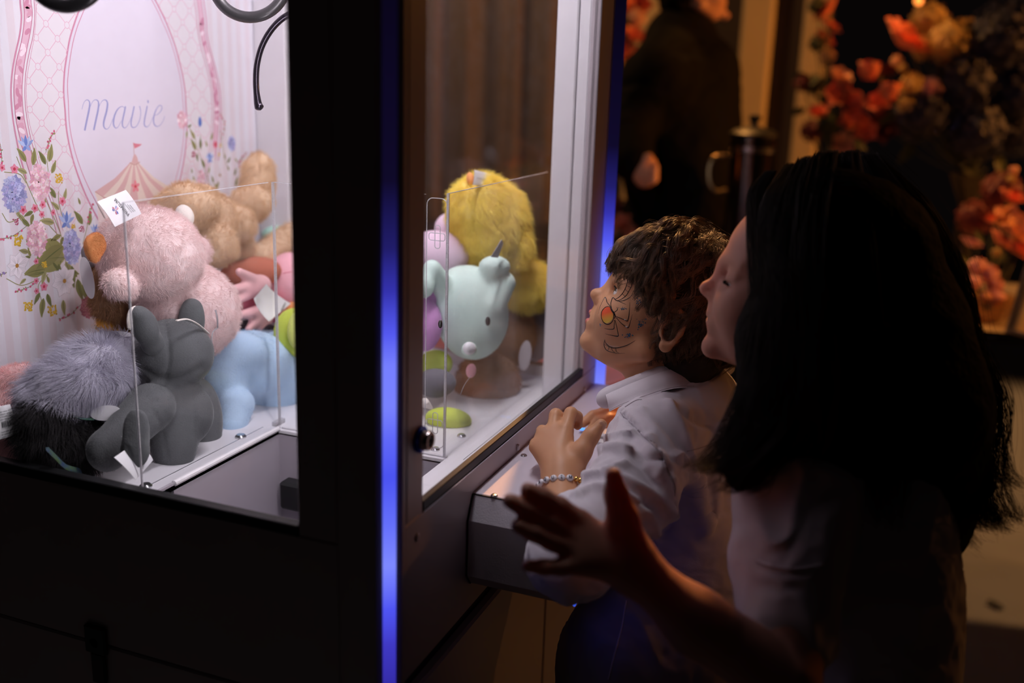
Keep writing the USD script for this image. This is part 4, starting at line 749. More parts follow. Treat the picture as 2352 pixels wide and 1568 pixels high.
cm, q, nn = card([(1090, 390), (1143, 403), (1139, 430), (1086, 424)], [Yc - .004] * 2 + [Yc - .010] * 2, .001); ct = part(t, "fabric_tag", cm, m_tag, smooth=True); card_text(ct, q, nn, "nlm nm", (.1, .6), (.9, .6), .003, M("tag_faint", (.45, .42, .36), .6))
cm, q, nn = card([(1128, 590), (1152, 550), (1156, 560), (1144, 592)], [.108, .104, .106, .110], .0005); part(t, "folded_tag", cm, m_tag, smooth=True)
# brown toy below, with its oval card
m_cof = plush_mat("plush_coffee", srgb(160, 112, 74), .4, srgb(124, 82, 52)); g = ruffle(soft([pe(1178, 770, .140, 52, 70, 46), pe(1120, 880, .15, 74, 72, 60)], .0034), .002, 50, 22)
t = toy("coffee brown toy under the yellow chick", mesh=g); part(t, "body", g, m_cof, smooth=True); fur(t, "fur", g, 3600, .006, .0005, M("fur_coffee", srgb(168, 118, 78), .7, sheen=.3, spec=.2), 13)
disc(1206, 816, .104, 14, 35, -8, M("tag_grey_card", srgb(196, 188, 196), .5), t, "oval_tag")
g = soft([pe(1030, 962, .140, 54, 27, 34, -6), pe(1000, 835, .20, 40, 32, 34)], .003); t = toy("lime green toy lying flat on the cabinet floor", mesh=g); part(t, "body", g, m_lime, smooth=True)
disc(1064, 946, .098, 15, 46, 12, m_acr, t, "clear_oval_tag"); part(t, "tag_string", tube(catmull([onY(1082, 862, .11), onY(1066, 885, .10), onY(1058, 905, .098)], 4), .0004, 5), m_acr_edge)
g = ruffle(soft([pe(1000, 880, .175, 48, 34, 36)], .003), .001, 60, 3); t = toy("slate grey toy between the lime and the mint ones", mesh=g); part(t, "body", g, plush_mat("plush_slate", srgb(112, 108, 116), .3), smooth=True)
part(t, "claw_tip", soft([pc(975, 925, .15, 12, 992, 937, .145, 3)], .0014), m_white, smooth=True)
g = ruffle(soft([pe(1238, 720, .118, 36, 62, 26, 12), pe(1228, 790, .115, 34, 40, 24)], .003), .001, 60, 3); t = toy("blue grey toy wedged at the far end of the front window", mesh=g); part(t, "body", g, plush_mat("plush_bluegrey", srgb(150, 146, 160), .3), smooth=True)
g = soft([pe(1130, 950, .13, 66, 26, 32, 12)], .003); t = toy("mauve toy lying low under the coffee brown one", mesh=g); part(t, "body", g, plush_mat("plush_mauve", srgb(140, 104, 104), .3), smooth=True)

# ------------------------------------------------------------------ the people
import manifold3d as m3
def solid(m):
    mm = m3.Manifold(m3.Mesh(np.asarray(m.vertices, np.float32), np.asarray(m.faces, np.uint32)))
    return mm
def fuse(*ms):
    """One continuous body out of overlapping closed pieces."""
    try:
        s = [solid(m) for m in ms]; r = m3.Manifold.batch_boolean(s, m3.OpType.Add).to_mesh(); t = trimesh.Trimesh(r.vert_properties[:, :3], r.tri_verts, process=False)
        if len(t.faces) > 100: return t
    except Exception: pass
    return cat_(*ms)
class Head:
    """A head laid out in its own frame: forward, left, up in centimetres from between the ears."""
    def __init__(s, origin, f, side, scale=1.0):
        s.o = np.asarray(origin, float); s.f = f / np.linalg.norm(f); s.u = np.cross(s.f, side) ; s.u /= np.linalg.norm(s.u); s.l = np.cross(s.u, s.f); s.k = scale * .01; s.R = np.stack([s.f, s.l, s.u], 1)
    def p(s, a, b, c): return s.o + s.k * (a * s.f + b * s.l + c * s.u)
    def e(s, c, r, k=1.0, sub=False, R=None): return E(s.p(*c), np.array(r) * s.k, k * s.k, s.R if R is None else s.R @ R, sub)
    def c(s, a, b, ra, rb=None, k=.6, sub=False): return Cn(s.p(*a), s.p(*b), ra * s.k, (ra if rb is None else rb) * s.k, k * s.k, sub)
    def prims(s, open_mouth=.35, chin=(0, 0), nose=1.0, fore=0.0):
        P = [s.e((-.9 - fore * .3, 0, 5.4), (8.9 - fore * .4, 7.0, 7.4)), s.e((4.0 - fore, 0, 4.6 - fore * .4), (4.6, 6.0, 5.4 - fore * .5), 1.5), s.e((3.6, 0, -.6), (4.6, 5.2, 5.0), 2.0)] + ([s.e((5.9, 0, 4.6), (1.8, 3.6, 2.4), 1.5)] if fore else []) + [s.e((3.6, 0, -.6), (4.6, 5.2, 5.0), 2.0), s.e((4.6, 0, -3.6), (3.2, 3.6, 2.6), 1.6)]
        for b in (-1, 1):
            P += [s.e((5.6, 3.1 * b, -.6), (2.6, 2.5, 2.6), 1.6), s.c((1.0, 5.0 * b, -2.6), (4.6, 2.2 * b, -5.2), 1.5, 1.2, 1.6), s.c((7.6, .8 * b, 3.7), (6.2, 4.2 * b, 3.9), .75, .6, 1.0)]
        P += [s.c((7.0, 0, 3.4), (7.9, 0, 2.9), .95, .8, 1.0), s.c((7.9, 0, 2.8), (8.9, 0, .5), .62, .78, .8), s.e((9.3, 0, .35), (.95 * nose, .95, .82), .5), s.c((8.4, 0, -.4), (8.0, 0, -1.4), .75, .9, .8)]
        for b in (-1, 1): P += [s.e((8.45, .85 * b, .0), (.75, .55, .6), .35), s.e((8.55, .55 * b, -.62), (.32, .24, .3), .15, True)]
        P += [s.e((7.6 + chin[0], 0, -5.55 + chin[1]), (1.15, 1.5, 1.15), 1.8), s.c((5.4, 0, -5.4), (1.5, 0, -5.0), 1.4, 2.2, 1.8)]
        # mouth, then eye sockets
        P += [s.e((8.0, 0, -2.6), (1.1, 2.0, 1.5), .9), s.e((9.35, 0, -2.65), (1.2, 1.45, .1 + .32 * open_mouth), .12, True)]
        for b in (-1, 1): P += [s.e((7.75, 2.9 * b, 2.25), (.95, 1.5, .95), .7, True)]
        P += [s.c((-2.0, 0, -1.0), (-4.4, 0, -11.5), 4.1, 4.6, 1.5)]
        return P
    def ear(s, b, turn=0.0):
        ct, st = math.cos(turn), math.sin(turn)
        def T(a, l, u_): a, u_ = (a + .4) * .86, (u_ - .8) * .86; return (a * ct + u_ * st - .3, l, -a * st + u_ * ct + 1.3)
        R3 = np.array([[ct, 0, st], [0, 1, 0], [-st, 0, ct]]); e_ = lambda c, r, k, sub=False: s.e(T(*c), r, k, sub, R3); c_ = lambda p0, p1, r0, k: s.c(T(*p0), T(*p1), r0, r0, k)
        rim = [(.9, 2.6), (.1, 3.7), (-1.1, 4.0), (-2.2, 3.2), (-2.4, 1.8), (-1.9, .5), (-1.1, -.6), (-.2, -1.5)]
        q = [s.p(*T(a - .2, b * (7.0 + (.75 if 0 < i < 7 else .2)), u_)) for i, (a, u_) in enumerate(rim)]; P = chain(q, [.36 * s.k] * 7 + [.5 * s.k], .2 * s.k)
        P += [e_((-.15, 7.25 * b, -1.4), (.8, .5, .85), .3), e_((-.9, 6.85 * b, 1.3), (1.6, .55, 2.5), .4), c_((-1.6, 7.5 * b, 2.8), (-1.2, 7.35 * b, .2), .28, .25), e_((.35, 7.1 * b, .4), (.4, .5, .6), .3), e_((-.55, 7.6 * b, .6), (.75, .8, 1.05), .3, True)]
        return P
    def eye(s, b, parent, look=(1, 0, .1), iris=(.05, .03, .02)):
        c = s.p(6.55, 2.85 * b, 2.2); g = np.asarray(look, float); d = g[0] * s.f + g[1] * s.l + g[2] * s.u; d /= np.linalg.norm(d); r = 1.13 * s.k
        ball = trimesh.creation.icosphere(3, r); ball.apply_translation(c); e = part(parent, "eyeball", ball, M_SCLERA, smooth=True)
        cap = trimesh.creation.icosphere(4, r * 1.012); v = np.asarray(cap.vertices) / (r * 1.012)
        for nm, th, mt in (("iris", .86, iris), ("pupil", .965, None)):
            keep = ((v @ d) > th)[np.asarray(cap.faces)].all(1); m = trimesh.Trimesh(np.asarray(cap.vertices) * (1 if mt is not None else 1.006) + c, np.asarray(cap.faces)[keep], process=False); m.remove_unreferenced_vertices()
            part(e, nm, m, mt if mt is not None else M_EYE, smooth=True)
        return c, r
    def lids(s, b, open_=.5, low=0.0):
        """Eyelids: a skin ball over the eye, slit open."""
        c = (6.55, 2.85 * b, 2.2)
        return [s.e(c, (1.27, 1.45, 1.27), .5), s.c((7.25, 1.6 * b, 2.95), (6.6, 4.0 * b, 3.0), .42, .36, .4), s.e((8.1, 2.85 * b + .1 * b, 2.2 - low), (1.35, 1.32, open_), .12, True)]
M_SCLERA = M("eye_white", srgb(226, 220, 218), .15, coat=.6)
m_skin = M("skin_light", srgb(206, 152, 114), .46, var=.18, vs=18, color2=srgb(188, 120, 90), bump=.12, bs=900, bd=.0003, sss=.08, spec=.35)
m_skin2 = M("skin_rosy", srgb(188, 136, 116), .5, var=.15, vs=18, color2=srgb(168, 108, 92), bump=.1, bs=900, bd=.0003, sss=.08, spec=.35)
m_lip = M("lips", srgb(206, 116, 108), .35, var=.3, vs=120, color2=srgb(186, 90, 88), coat=.2)
m_hairb = M("hair_brown", (.18, .090, .038), .36, var=.8, vs=70, color2=(.030, .014, .006), spec=.6); m_hairg = M("hair_dark", (.020, .010, .005), .5, var=.4, vs=40, color2=(.008, .0045, .003), spec=.2)
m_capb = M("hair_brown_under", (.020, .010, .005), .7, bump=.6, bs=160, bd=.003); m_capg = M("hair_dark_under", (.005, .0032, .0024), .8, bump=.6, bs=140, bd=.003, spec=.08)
def M_cloth(name, col, c2, weave=1400):
    return M(name, col, .78, var=.25, vs=9, color2=c2, bump=.35, bs=weave, bd=.0004, sheen=.25 if max(col) > .1 else 0, spec=.2 if max(col) > .1 else .08)
m_shirt = M_cloth("shirt_white", srgb(224, 218, 226), srgb(212, 204, 214)); m_shorts = M_cloth("shorts_grey", srgb(150, 146, 160), srgb(128, 124, 138)); m_stitch = M("stitching", srgb(196, 188, 198), .8); m_blacktop = M_cloth("clothes_black", (.005, .0045, .0045), (.004, .004, .004))
def wrinkle(m, amp, sc_, dirs=(1, 1, 1), seed=0, ridges=True):
    """Cloth folds: soft ridges stretched along one way."""
    n = vnorm(m); v = np.asarray(m.vertices) * np.asarray(dirs) * sc_; a = meshkit.fbm(v + 3 * meshkit.fbm(v * .6, 2, seed + 9)[:, None] * .5, 3, seed)
    f = (1 - np.abs(a - .5) * 4) if ridges else (a - .5) * 2; m.vertices = m.vertices + n * (amp * (f - .3))[:, None]; return m
def smooth_tangled(pts, n): return catmull(pts, n)

def hair_strands(head, n, length, seed, crown=(-2.5, 0, 13.2), rad=((-.9, 0, 5.6), (9.9, 8.0, 8.5)), k=9, curl=.5, keep=None, lift=1.0, fall=.35, wav=2.2, per=1, spread=.5, face=None):
    """Locks that run from the crown over the skull, waving in clumps of per strands; head-frame centimetres in, world out."""
    rng = np.random.default_rng(seed); c0, r0 = np.array(rad[0]), np.array(rad[1]); ng = max(1, n // per)
    d = rng.normal(0, 1, (ng * 6, 3)); d /= np.linalg.norm(d, axis=1, keepdims=True); p = c0 + d * r0 * .97
    ok = np.ones(len(p), bool) if keep is None else keep(p); p = p[ok][:ng]; ng = len(p); cr = np.array(crown)
    ph = rng.uniform(0, 6.3, ng) * .6 + meshkit.noise(p * .3 + 40, seed) * 9; L = length * rng.uniform(.65, 1.15, ng); S = [p.copy()]; q = p.copy(); step = L / (k - 1); dr0 = rng.normal(0, .45, ng); lf = rng.uniform(.2, 1.3, ng)
    for i in range(1, k):
        nn = (q - c0) / r0 ** 2; nn /= np.linalg.norm(nn, axis=1, keepdims=True); away = q - cr; away -= nn * (away * nn).sum(1)[:, None]; away /= np.linalg.norm(away, axis=1, keepdims=True) + 1e-6; side = np.cross(nn, away)
        t = i / (k - 1); drift = (meshkit.noise(q * .25 + 7, seed + 3) - .5) * 2.0 + dr0
        v = away + side * (drift + curl * np.sin(ph + t * wav * 3.1))[:, None] + nn * ((.40 * lift) * lf * (1 - t * 1.3) + curl * .4 * np.cos(ph + t * wav * 3.1))[:, None] + np.array([0, 0, -fall])
        v /= np.linalg.norm(v, axis=1, keepdims=True); q = q + v * step[:, None]; w = (q - c0) / r0; m = np.linalg.norm(w, axis=1); q = np.where((m < 1.0)[:, None], c0 + w / m[:, None] * r0, q)
        if face is not None: lowest = face(q); bad = q[:, 2] < lowest; q[:, 2] = np.where(bad, lowest + (lowest - q[:, 2]) * .3, q[:, 2])
        S.append(q.copy())
    S = np.stack(S, 1)
    if per > 1:
        t = np.linspace(0, 1, k)[None, :, None]; o = rng.normal(0, spread, (ng * per, 1, 3)); S = np.repeat(S, per, 0) + o * (1 - .82 * t ** .8) + rng.normal(0, .03, (ng * per, k, 3)) * t
    return head.o + head.k * (S[..., :1] * head.f + S[..., 1:2] * head.l + S[..., 2:] * head.u)

# ---- the boy at the glass
HB = Head(at(1518, 758, 1.277), math.cos(.47) * (-RGT * .9976 + FWD * .07) + UPW * math.sin(.47), np.array([-.90, -.43, 0]))
boy = thing("person", "young boy with spider face paint, curly brown hair and white shirt leaning on the machine", "person", (.42, -.27, 0))
A = at
hand_l = []
wr = A(1291, 1106, 1.150)
mcp = {"i": A(1299, 988, 1.186), "m": A(1271, 988, 1.192), "r": A(1248, 1000, 1.190), "p": A(1233, 1026, 1.184)}
for q in mcp.values(): hand_l.append(Cn(A(1290, 1085, 1.156), q, .0165, .0096, .010))
hand_l += [Cn(A(1288, 1190, 1.10), wr, .0225, .0205, .012), Cn(wr, A(1290, 1080, 1.158), .0205, .0185, .012)]
hand_l += chain([mcp["i"], A(1311, 949, 1.200), A(1325, 957, 1.211), A(1327, 976, 1.211)], [.0088, .0078, .0070, .0060], .003)
hand_l += chain([mcp["m"], A(1277, 953, 1.206), A(1290, 960, 1.222), A(1292, 985, 1.222)], [.0088, .0080, .0070, .0060], .003)
hand_l += chain([mcp["r"], A(1246, 990, 1.208), A(1254, 1002, 1.224), A(1258, 1020, 1.222)], [.0086, .0074, .0066, .0058], .003)
hand_l += chain([mcp["p"], A(1230, 1018, 1.202), A(1238, 1028, 1.213), A(1242, 1042, 1.210)], [.0080, .0066, .0060, .0052], .003)
hand_l += chain([A(1312, 1078, 1.156), A(1336, 1036, 1.160), A(1357, 1002, 1.164), A(1381, 974, 1.166)], [.0150, .0112, .0088, .0066], .008)
hand_r = chain([A(1338, 972, 1.335), A(1362, 955, 1.338), A(1392, 946, 1.345), A(1430, 945, 1.36)], [.0062, .0072, .0080, .010], .003)
hand_r += chain([A(1352, 992, 1.325), A(1374, 970, 1.328), A(1402, 962, 1.335), A(1435, 962, 1.355)], [.0060, .0068, .0078, .010], .003)
hand_r += chain([A(1366, 1006, 1.322), A(1388, 988, 1.325), A(1412, 978, 1.332), A(1440, 975, 1.352)], [.0058, .0064, .0074, .010], .003) + chain([A(1384, 1012, 1.322), A(1404, 1002, 1.325), A(1440, 988, 1.35)], [.0054, .0060, .009], .003)
hand_r += [Cn(A(1440, 962, 1.36), A(1480, 985, 1.375), .019, .02, .01), Cn(A(1480, 985, 1.375), A(1540, 1020, 1.40), .020, .023, .012)] + chain([A(1455, 985, 1.345), A(1418, 1005, 1.33), A(1395, 1010, 1.318)], [.011, .0085, .0066], .005)
NB, SL, SR = A(1588, 905, 1.300), A(1512, 1000, 1.205), A(1668, 948, 1.405)
head_p = HB.prims(open_mouth=1.0) + HB.lids(1, .52) + HB.lids(-1, .52)
face = soft(head_p, .0019, 2); ear_l, ear_r = soft(HB.ear(1, .42), .0012, 2), soft(HB.ear(-1, .42), .0020, 1)
hips = np.array([.355, -.208, .65])
trunk = soft([Cn(NB, hips + [0, 0, .1], .038, .040, .02), Cn(NB, SL, .036, .033, .015), Cn(NB, SR, .036, .033, .015), Cn(SL, A(1300, 1275, 1.035), .033, .027, .02), Cn(A(1300, 1275, 1.035), A(1288, 1190, 1.10), .027, .0225, .015), Cn(SR, A(1540, 1020, 1.40), .032, .024, .02)]
    + [c for sx in (-.055, .055) for c in chain([hips + [sx, .0, .03], np.array([.36 + sx, -.23, .36]), np.array([.36 + sx, -.26, .07])], [.050, .044, .032], .02)] + [c for sx in (-.055, .055) for c in [Cn([.36 + sx, -.27, .035], [.36 + sx, -.17, .028], .034, .026, .01)]], .006, 2)
bm = fuse(face, ear_l, ear_r, soft(hand_l, .0021, 2), soft(hand_r, .0026, 2), trunk)
part(boy, "body", bm, m_skin, smooth=True)
for b in (1, -1): HB.eye(b, boy, (1, .05 * b, .32), M("iris_boy%d" % (b + 1), (.06, .05, .045), .2, coat=.5))
# lips over the mouth, and the thumbnail
part(boy, "lips", soft([HB.c((8.95, 0, -1.95), (8.55, 1.1, -2.3), .34, .2, .2), HB.c((8.95, 0, -1.95), (8.55, -1.1, -2.3), .34, .2, .2), HB.c((8.75, 0, -3.2), (8.4, 1.0, -2.8), .40, .2, .25), HB.c((8.75, 0, -3.2), (8.4, -1.0, -2.8), .40, .2, .25)], .0009, 1), m_lip, smooth=True)
part(boy, "thumbnail", soft([pe_ for pe_ in [E(A(1383.5, 976, 1.1605), np.array([7, 10, 2.5]) * .00051, .001, np.stack([RGT * .8 + UPW * .5, UPW * .8 - RGT * .5, -FWD], 1))]], .0008, 0), M("nail", srgb(214, 162, 138), .35, coat=.2), smooth=True)
part(boy, "eyelashes", tube(catmull([HB.p(7.98 - .55 * abs(t), 2.85 + 1.2 * t, 2.2 + .50 * math.cos(t * 1.3)) for t in np.linspace(-1, 1, 6)], 3), .0006, 6), m_capb)
HBk = lambda p: ~((p[:, 0] > 4.5 + .0 * p[:, 2]) & (p[:, 2] < 6.2)) & ~((p[:, 0] > 1.3) & (p[:, 2] < 3.8)) & (p[:, 2] > -3.5 + np.maximum(0, p[:, 0] + 6) * .55)
cap = soft([HB.e((-1.3, 0, 5.8), (8.9, 7.2, 7.6)), HB.e((4.0, 0, 8.0), (4.4, 5.8, 4.0), 2.0), HB.e((-4.2, 0, -.4), (4.9, 5.9, 5.3), 2.0), HB.e((-6.0, 0, -4.0), (2.6, 4.0, 3.2), 2.0), HB.e((9.6, 0, 0.2), (5.6, 8.0, 6.4), .8, True), HB.e((3.4, 0, -2.4), (3.8, 9.5, 5.4), .8, True), HB.e((.2, 7.2, .6), (2.6, 2.4, 2.9), .5, True), HB.e((.2, -7.2, .6), (2.6, 2.4, 2.9), .5, True)], .0035, 1)
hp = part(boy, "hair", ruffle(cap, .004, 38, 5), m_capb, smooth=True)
hline = lambda q: np.where(q[:, 0] > 4.2, 3.6 + 1.3 * np.sin(q[:, 1] * 2.3 + q[:, 0] * 1.1) + .8 * np.sin(q[:, 1] * 5.1), np.where(q[:, 0] > 1.2, 2.5 + .8 * np.sin(q[:, 0] * 4 + q[:, 1]), -9.))
curves(hp, "strands", hair_strands(HB, 13000, 6.0, 21, keep=HBk, curl=1.0, wav=2.1, lift=1.8, per=20, spread=.36, face=hline, k=9), .00030, m_hairb, taper=(1, 1, .9, .3))
curves(hp, "fringe", hair_strands(HB, 5200, 7.2, 22, keep=lambda p: (p[:, 0] > 1.5) & (p[:, 2] > 8.2), curl=1.45, wav=2.9, lift=2.9, fall=.5, k=14, per=20, spread=.30, face=hline), .00040, m_hairb, taper=(1, 1, .9, .3))
curves(hp, "flyaway", hair_strands(HB, 220, 7.0, 23, keep=HBk, curl=1.3, wav=3, lift=3.6, fall=.1, face=hline), .00020, m_hairb, taper=(1, .8, .3))
curves(hp, "nape_curls", hair_strands(HB, 1800, 4.4, 24, keep=lambda p: (p[:, 0] < 0) & (p[:, 2] < 3.5) & (p[:, 2] > -1), curl=1.2, wav=2.6, lift=1.0, fall=.9, per=14, spread=.3), .00042, m_hairb, taper=(1, 1, .9, .3))
# face paint: spider, web corners and glitter, laid on the cheek
m_inkf = M("paint_black", (.008, .007, .009), .4); m_wht = M("paint_white", srgb(216, 214, 222), .4); m_glit = M("paint_glitter", (.03, .32, .36), .25, var=1, vs=900, color2=(.04, .10, .45), metal=.5)
def zf(p): return [(1320 + x / 3.5625, 440 + y / 3.5625) for x, y in p]
paint = thing_paint = None
def painted(parent, name, strokes, mat, kind=None, lift=.00005):
    ms = []
    for pts, w in strokes:
        q = catmull(zf(pts), 5); o, n = cast(face, q); g = [i for i in range(len(q)) if o[i] is not None]
        if len(g) < 3: continue
        P = np.array([o[i] + n[i] * lift for i in g]); ww = np.interp(np.linspace(0, 1, len(P)), np.linspace(0, 1, len(w)), w) * .00012; ms.append(tube(P, ww, 6))
    return part(parent, name, cat_(*ms), mat, kind=kind) if ms else None
fp = painted(boy, "face_paint", [([(290, 935), (300, 965), (318, 990), (330, 1015), (325, 1040)], [3, 8, 10, 7, 3]), ([(300, 955), (285, 930), (265, 905), (250, 865), (225, 905), (205, 950), (192, 1000)], [3, 3.5, 4, 5, 3, 2, 1]), ([(302, 950), (296, 915), (312, 868), (335, 885), (380, 905), (418, 922)], [3, 4, 5, 4, 3, 1]),
    ([(325, 985), (350, 965), (345, 945)], [3, 3, 2]), ([(335, 1020), (375, 1035), (412, 1050), (432, 1055), (445, 1000), (452, 905)], [3, 3, 3.5, 5, 4, 1]), ([(340, 1030), (380, 1075), (425, 1108), (440, 1110), (455, 1065), (472, 1005)], [3, 3, 4, 5, 3, 1]), ([(325, 1050), (322, 1095), (318, 1122), (280, 1125), (240, 1118)], [3, 3, 5, 3, 1]), ([(330, 1050), (345, 1110), (355, 1165), (352, 1182), (300, 1175), (250, 1163)], [3, 3, 4, 6, 3, 1]),
    ([(250, 945), (225, 975), (218, 1020), (235, 1065), (265, 1085), (295, 1075), (315, 1045), (318, 1000), (300, 955), (275, 940), (250, 945)], [4, 5, 5, 5, 5, 5, 4, 4, 3, 3, 4]),
    ([(345, 540), (385, 610), (415, 680), (430, 740), (405, 810), (365, 860), (325, 882)], [1, 2, 3, 4, 4, 4, 2]), ([(430, 700), (475, 720), (470, 760), (450, 800), (420, 850), (370, 885), (330, 892)], [3, 4, 3, 3, 4, 3, 1]), ([(478, 830), (450, 865), (400, 890), (345, 895)], [1, 3, 4, 2]), ([(440, 740), (470, 745)], [2, 2]), ([(430, 770), (462, 785)], [2, 2]), ([(415, 800), (440, 825)], [2, 2]), ([(390, 835), (415, 860)], [2, 2]), ([(440, 705), (445, 760)], [2, 2]),
    ([(245, 1205), (255, 1240), (300, 1275), (360, 1275), (430, 1255), (495, 1218)], [1, 3, 5, 5, 4, 1]), ([(245, 1215), (240, 1255), (260, 1295), (310, 1315), (360, 1322), (410, 1320)], [3, 4, 4, 3, 2, 1]), ([(262, 1245), (280, 1270), (270, 1300)], [2, 3, 2]), ([(300, 1275), (310, 1300), (330, 1315)], [2, 3, 2]), ([(335, 1278), (340, 1305), (360, 1318)], [2, 3, 1]), ([(245, 1250), (275, 1265), (310, 1270)], [2, 2, 2])], m_inkf, kind=None)
ell = [(268 + 48 * r * math.cos(a) - 10 * r * math.sin(a), 1008 + 66 * r * math.sin(a) + 6 * r * math.cos(a)) for r in (0, .34, .67, 1) for a in np.linspace(0, 2 * np.pi, 25)[:-1]]
o, n = cast(face, zf(ell)); V = np.array([a + b * .0002 if a is not None else np.zeros(3) for a, b in zip(o, n)]); F = [[i * 24 + j, i * 24 + (j + 1) % 24, (i + 1) * 24 + (j + 1) % 24] for i in range(3) for j in range(24)] + [[i * 24 + j, (i + 1) * 24 + (j + 1) % 24, (i + 1) * 24 + j] for i in range(3) for j in range(24)]
F = [f for f in F if all(o[i] is not None for i in f)]; tn = np.array([np.array([.80, .10, .03]) * (1 - t) + np.array([.80, .62, .10]) * t for t in np.clip([(y - 990) / 90 + (x - 260) / 300 for x, y in ell], 0, 1)])
par = fp or boy
part(par, "spider_body", trimesh.Trimesh(V, F, process=False), M_tint("paint_orange", .45), smooth=True, tint=tn)
painted(par, "white_highlight", [([(262, 1238), (300, 1262), (360, 1266)], [1, 2, 1]), ([(416, 1103), (428, 1106)], [6, 6]), ([(405, 1045), (416, 1049)], [5, 5]), ([(350, 1172), (358, 1172)], [4, 4]), ([(252, 870), (258, 890)], [4, 2]), ([(305, 870), (318, 866)], [3, 4])], m_wht)
rg = np.random.default_rng(4); gl = []
for cx_, cy_, rx_, ry_, n_ in ((540, 1085, 34, 40, 34), (440, 1175, 34, 18, 24), (525, 890, 20, 36, 14), (382, 955, 34, 14, 14), (210, 1085, 8, 12, 4)):
    for i in range(n_):
        x, y = cx_ + rx_ * rg.normal(0, .55), cy_ + ry_ * rg.normal(0, .55); o, n = cast(face, zf([(x, y)]))
        if o[0] is not None: s_ = trimesh.creation.icosphere(1, .00055 * (.5 + rg.random())); s_.apply_translation(o[0]); gl.append(s_)
part(par, "glitter", cat_(*gl), m_glit, kind="stuff")
# shirt
Sh = [E(A(1590, 1085, 1.300), [.078, .145, .100], .03, np.stack([RGT, UPW, -FWD], 1)), Cn(A(1582, 935, 1.30), A(1600, 1010, 1.31), .052, .072, .03), Cn(A(1580, 950, 1.29), A(1508, 1012, 1.205), .046, .052, .03), Cn(A(1590, 945, 1.31), A(1672, 965, 1.40), .046, .048, .03),
      Cn(A(1590, 1180, 1.295), A(1545, 1500, 1.275), .078, .098, .04), E(A(1665, 1150, 1.31), [.045, .13, .075], .03, np.stack([RGT, UPW, -FWD], 1)),
      Cn(A(1504, 1020, 1.198), A(1450, 1128, 1.115), .052, .046, .025), Cn(A(1450, 1128, 1.115), A(1330, 1272, 1.035), .046, .041, .02), Cn(A(1306, 1284, 1.032), A(1304, 1206, 1.085), .044, .033, .018), Cn(A(1672, 965, 1.40), A(1540, 1020, 1.40), .045, .034, .02)]
shirt = soft(Sh, .0034, 2)
zs = lambda p: [(1280 + x / 3.0146, 820 + y / 3.0146) for x, y in p]
wrinkle(shirt, .0042, 24, (1, 1, 1.4), 5)
creases(shirt, [(zs([(430, 380), (560, 500), (680, 620), (760, 760), (820, 900), (810, 1100), (740, 1230)]), -0.0067, .0035), (zs([(590, 370), (660, 480), (760, 600), (840, 740)]), 0.0060, .006), (zs([(780, 330), (850, 480), (900, 640), (960, 900), (1010, 1200)]), 0.0090, .009), (zs([(860, 360), (960, 430), (1080, 470)]), -0.0075, .008),
    (zs([(420, 830), (560, 900), (700, 990), (800, 1090)]), 0.0090, .007), (zs([(440, 950), (560, 1020), (640, 1120), (690, 1260)]), 0.0090, .007), (zs([(500, 990), (600, 1010), (720, 1040)]), -0.0075, .007), (zs([(300, 640), (400, 620), (520, 640)]), 0.0075, .006), (zs([(200, 820), (320, 800), (470, 740)]), 0.0075, .006), (zs([(330, 560), (420, 540), (520, 520)]), 0.0060, .005), (zs([(520, 640), (560, 700), (640, 790), (690, 850)]), -0.0090, .007), (zs([(500, 540), (560, 600), (600, 690)]), -0.0075, .007),
    (zs([(120, 960), (250, 900), (330, 900)]), 0.0060, .006), (zs([(640, 560), (660, 660), (720, 700), (700, 820)]), 0.0075, .006), (zs([(800, 700), (850, 680), (890, 730)]), 0.0075, .005), (zs([(1000, 760), (1010, 1000), (1040, 1180)]), 0.0060, .008), (zs([(1100, 900), (1090, 1100), (1050, 1190)]), 0.0060, .008)])
sh = part(boy, "shirt", shirt, m_shirt, smooth=True)
def seam(parent, name, m, pts, r, mat, lift=.0004):
    P, N = shirt_line(m, catmull(pts, 8)); return part(parent, name, tube(P + N * lift, r, 6), mat) if len(P) > 3 else None
seam(sh, "armhole_seam", shirt, zs([(470, 345), (545, 300), (585, 295)]), .0006, m_stitch); seam(sh, "armhole_seam", shirt, zs([(440, 385), (560, 505), (680, 630), (760, 760), (812, 880), (812, 960)]), .0009, m_stitch); seam(sh, "yoke_seam", shirt, zs([(900, 650), (1000, 625), (1150, 565)]), .0007, m_stitch)
# collar: a folded band round the neck with its point to the front
cin = [(1664, 846, 1.335), (1610, 868, 1.262), (1540, 880, 1.222), (1470, 905, 1.205), (1420, 930, 1.215), (1398, 946, 1.23)]
ctop = [(1668, 832, 1.345), (1610, 842, 1.275), (1540, 848, 1.238), (1470, 872, 1.222), (1415, 895, 1.228), (1391, 906, 1.232)]
clow = [(1670, 876, 1.33), (1625, 890, 1.255), (1550, 892, 1.212), (1480, 912, 1.195), (1430, 930, 1.205), (1400, 945, 1.222)]
top, low = catmull(np.array([A(*q) for q in ctop]), 8), catmull(np.array([A(*q) for q in clow]), 8); V, F, K = [], [], 6
for sft in (0, 1):
    for i in range(len(top)):
        for j in range(K + 1):
            t = j / K; c_ = top[i] * (1 - t) + low[i] * t; out_ = -FWD * .006 * math.sin(math.pi * min(1, t + .15)) * .8; V.append(c_ + out_ + FWD * .0026 * sft)
nt = len(top) * (K + 1)
for i in range(len(top) - 1):
    for j in range(K):
        a = i * (K + 1) + j; b = a + K + 1; F += [[a, b, b + 1], [a, b + 1, a + 1], [nt + a, nt + b + 1, nt + b], [nt + a, nt + a + 1, nt + b + 1]]
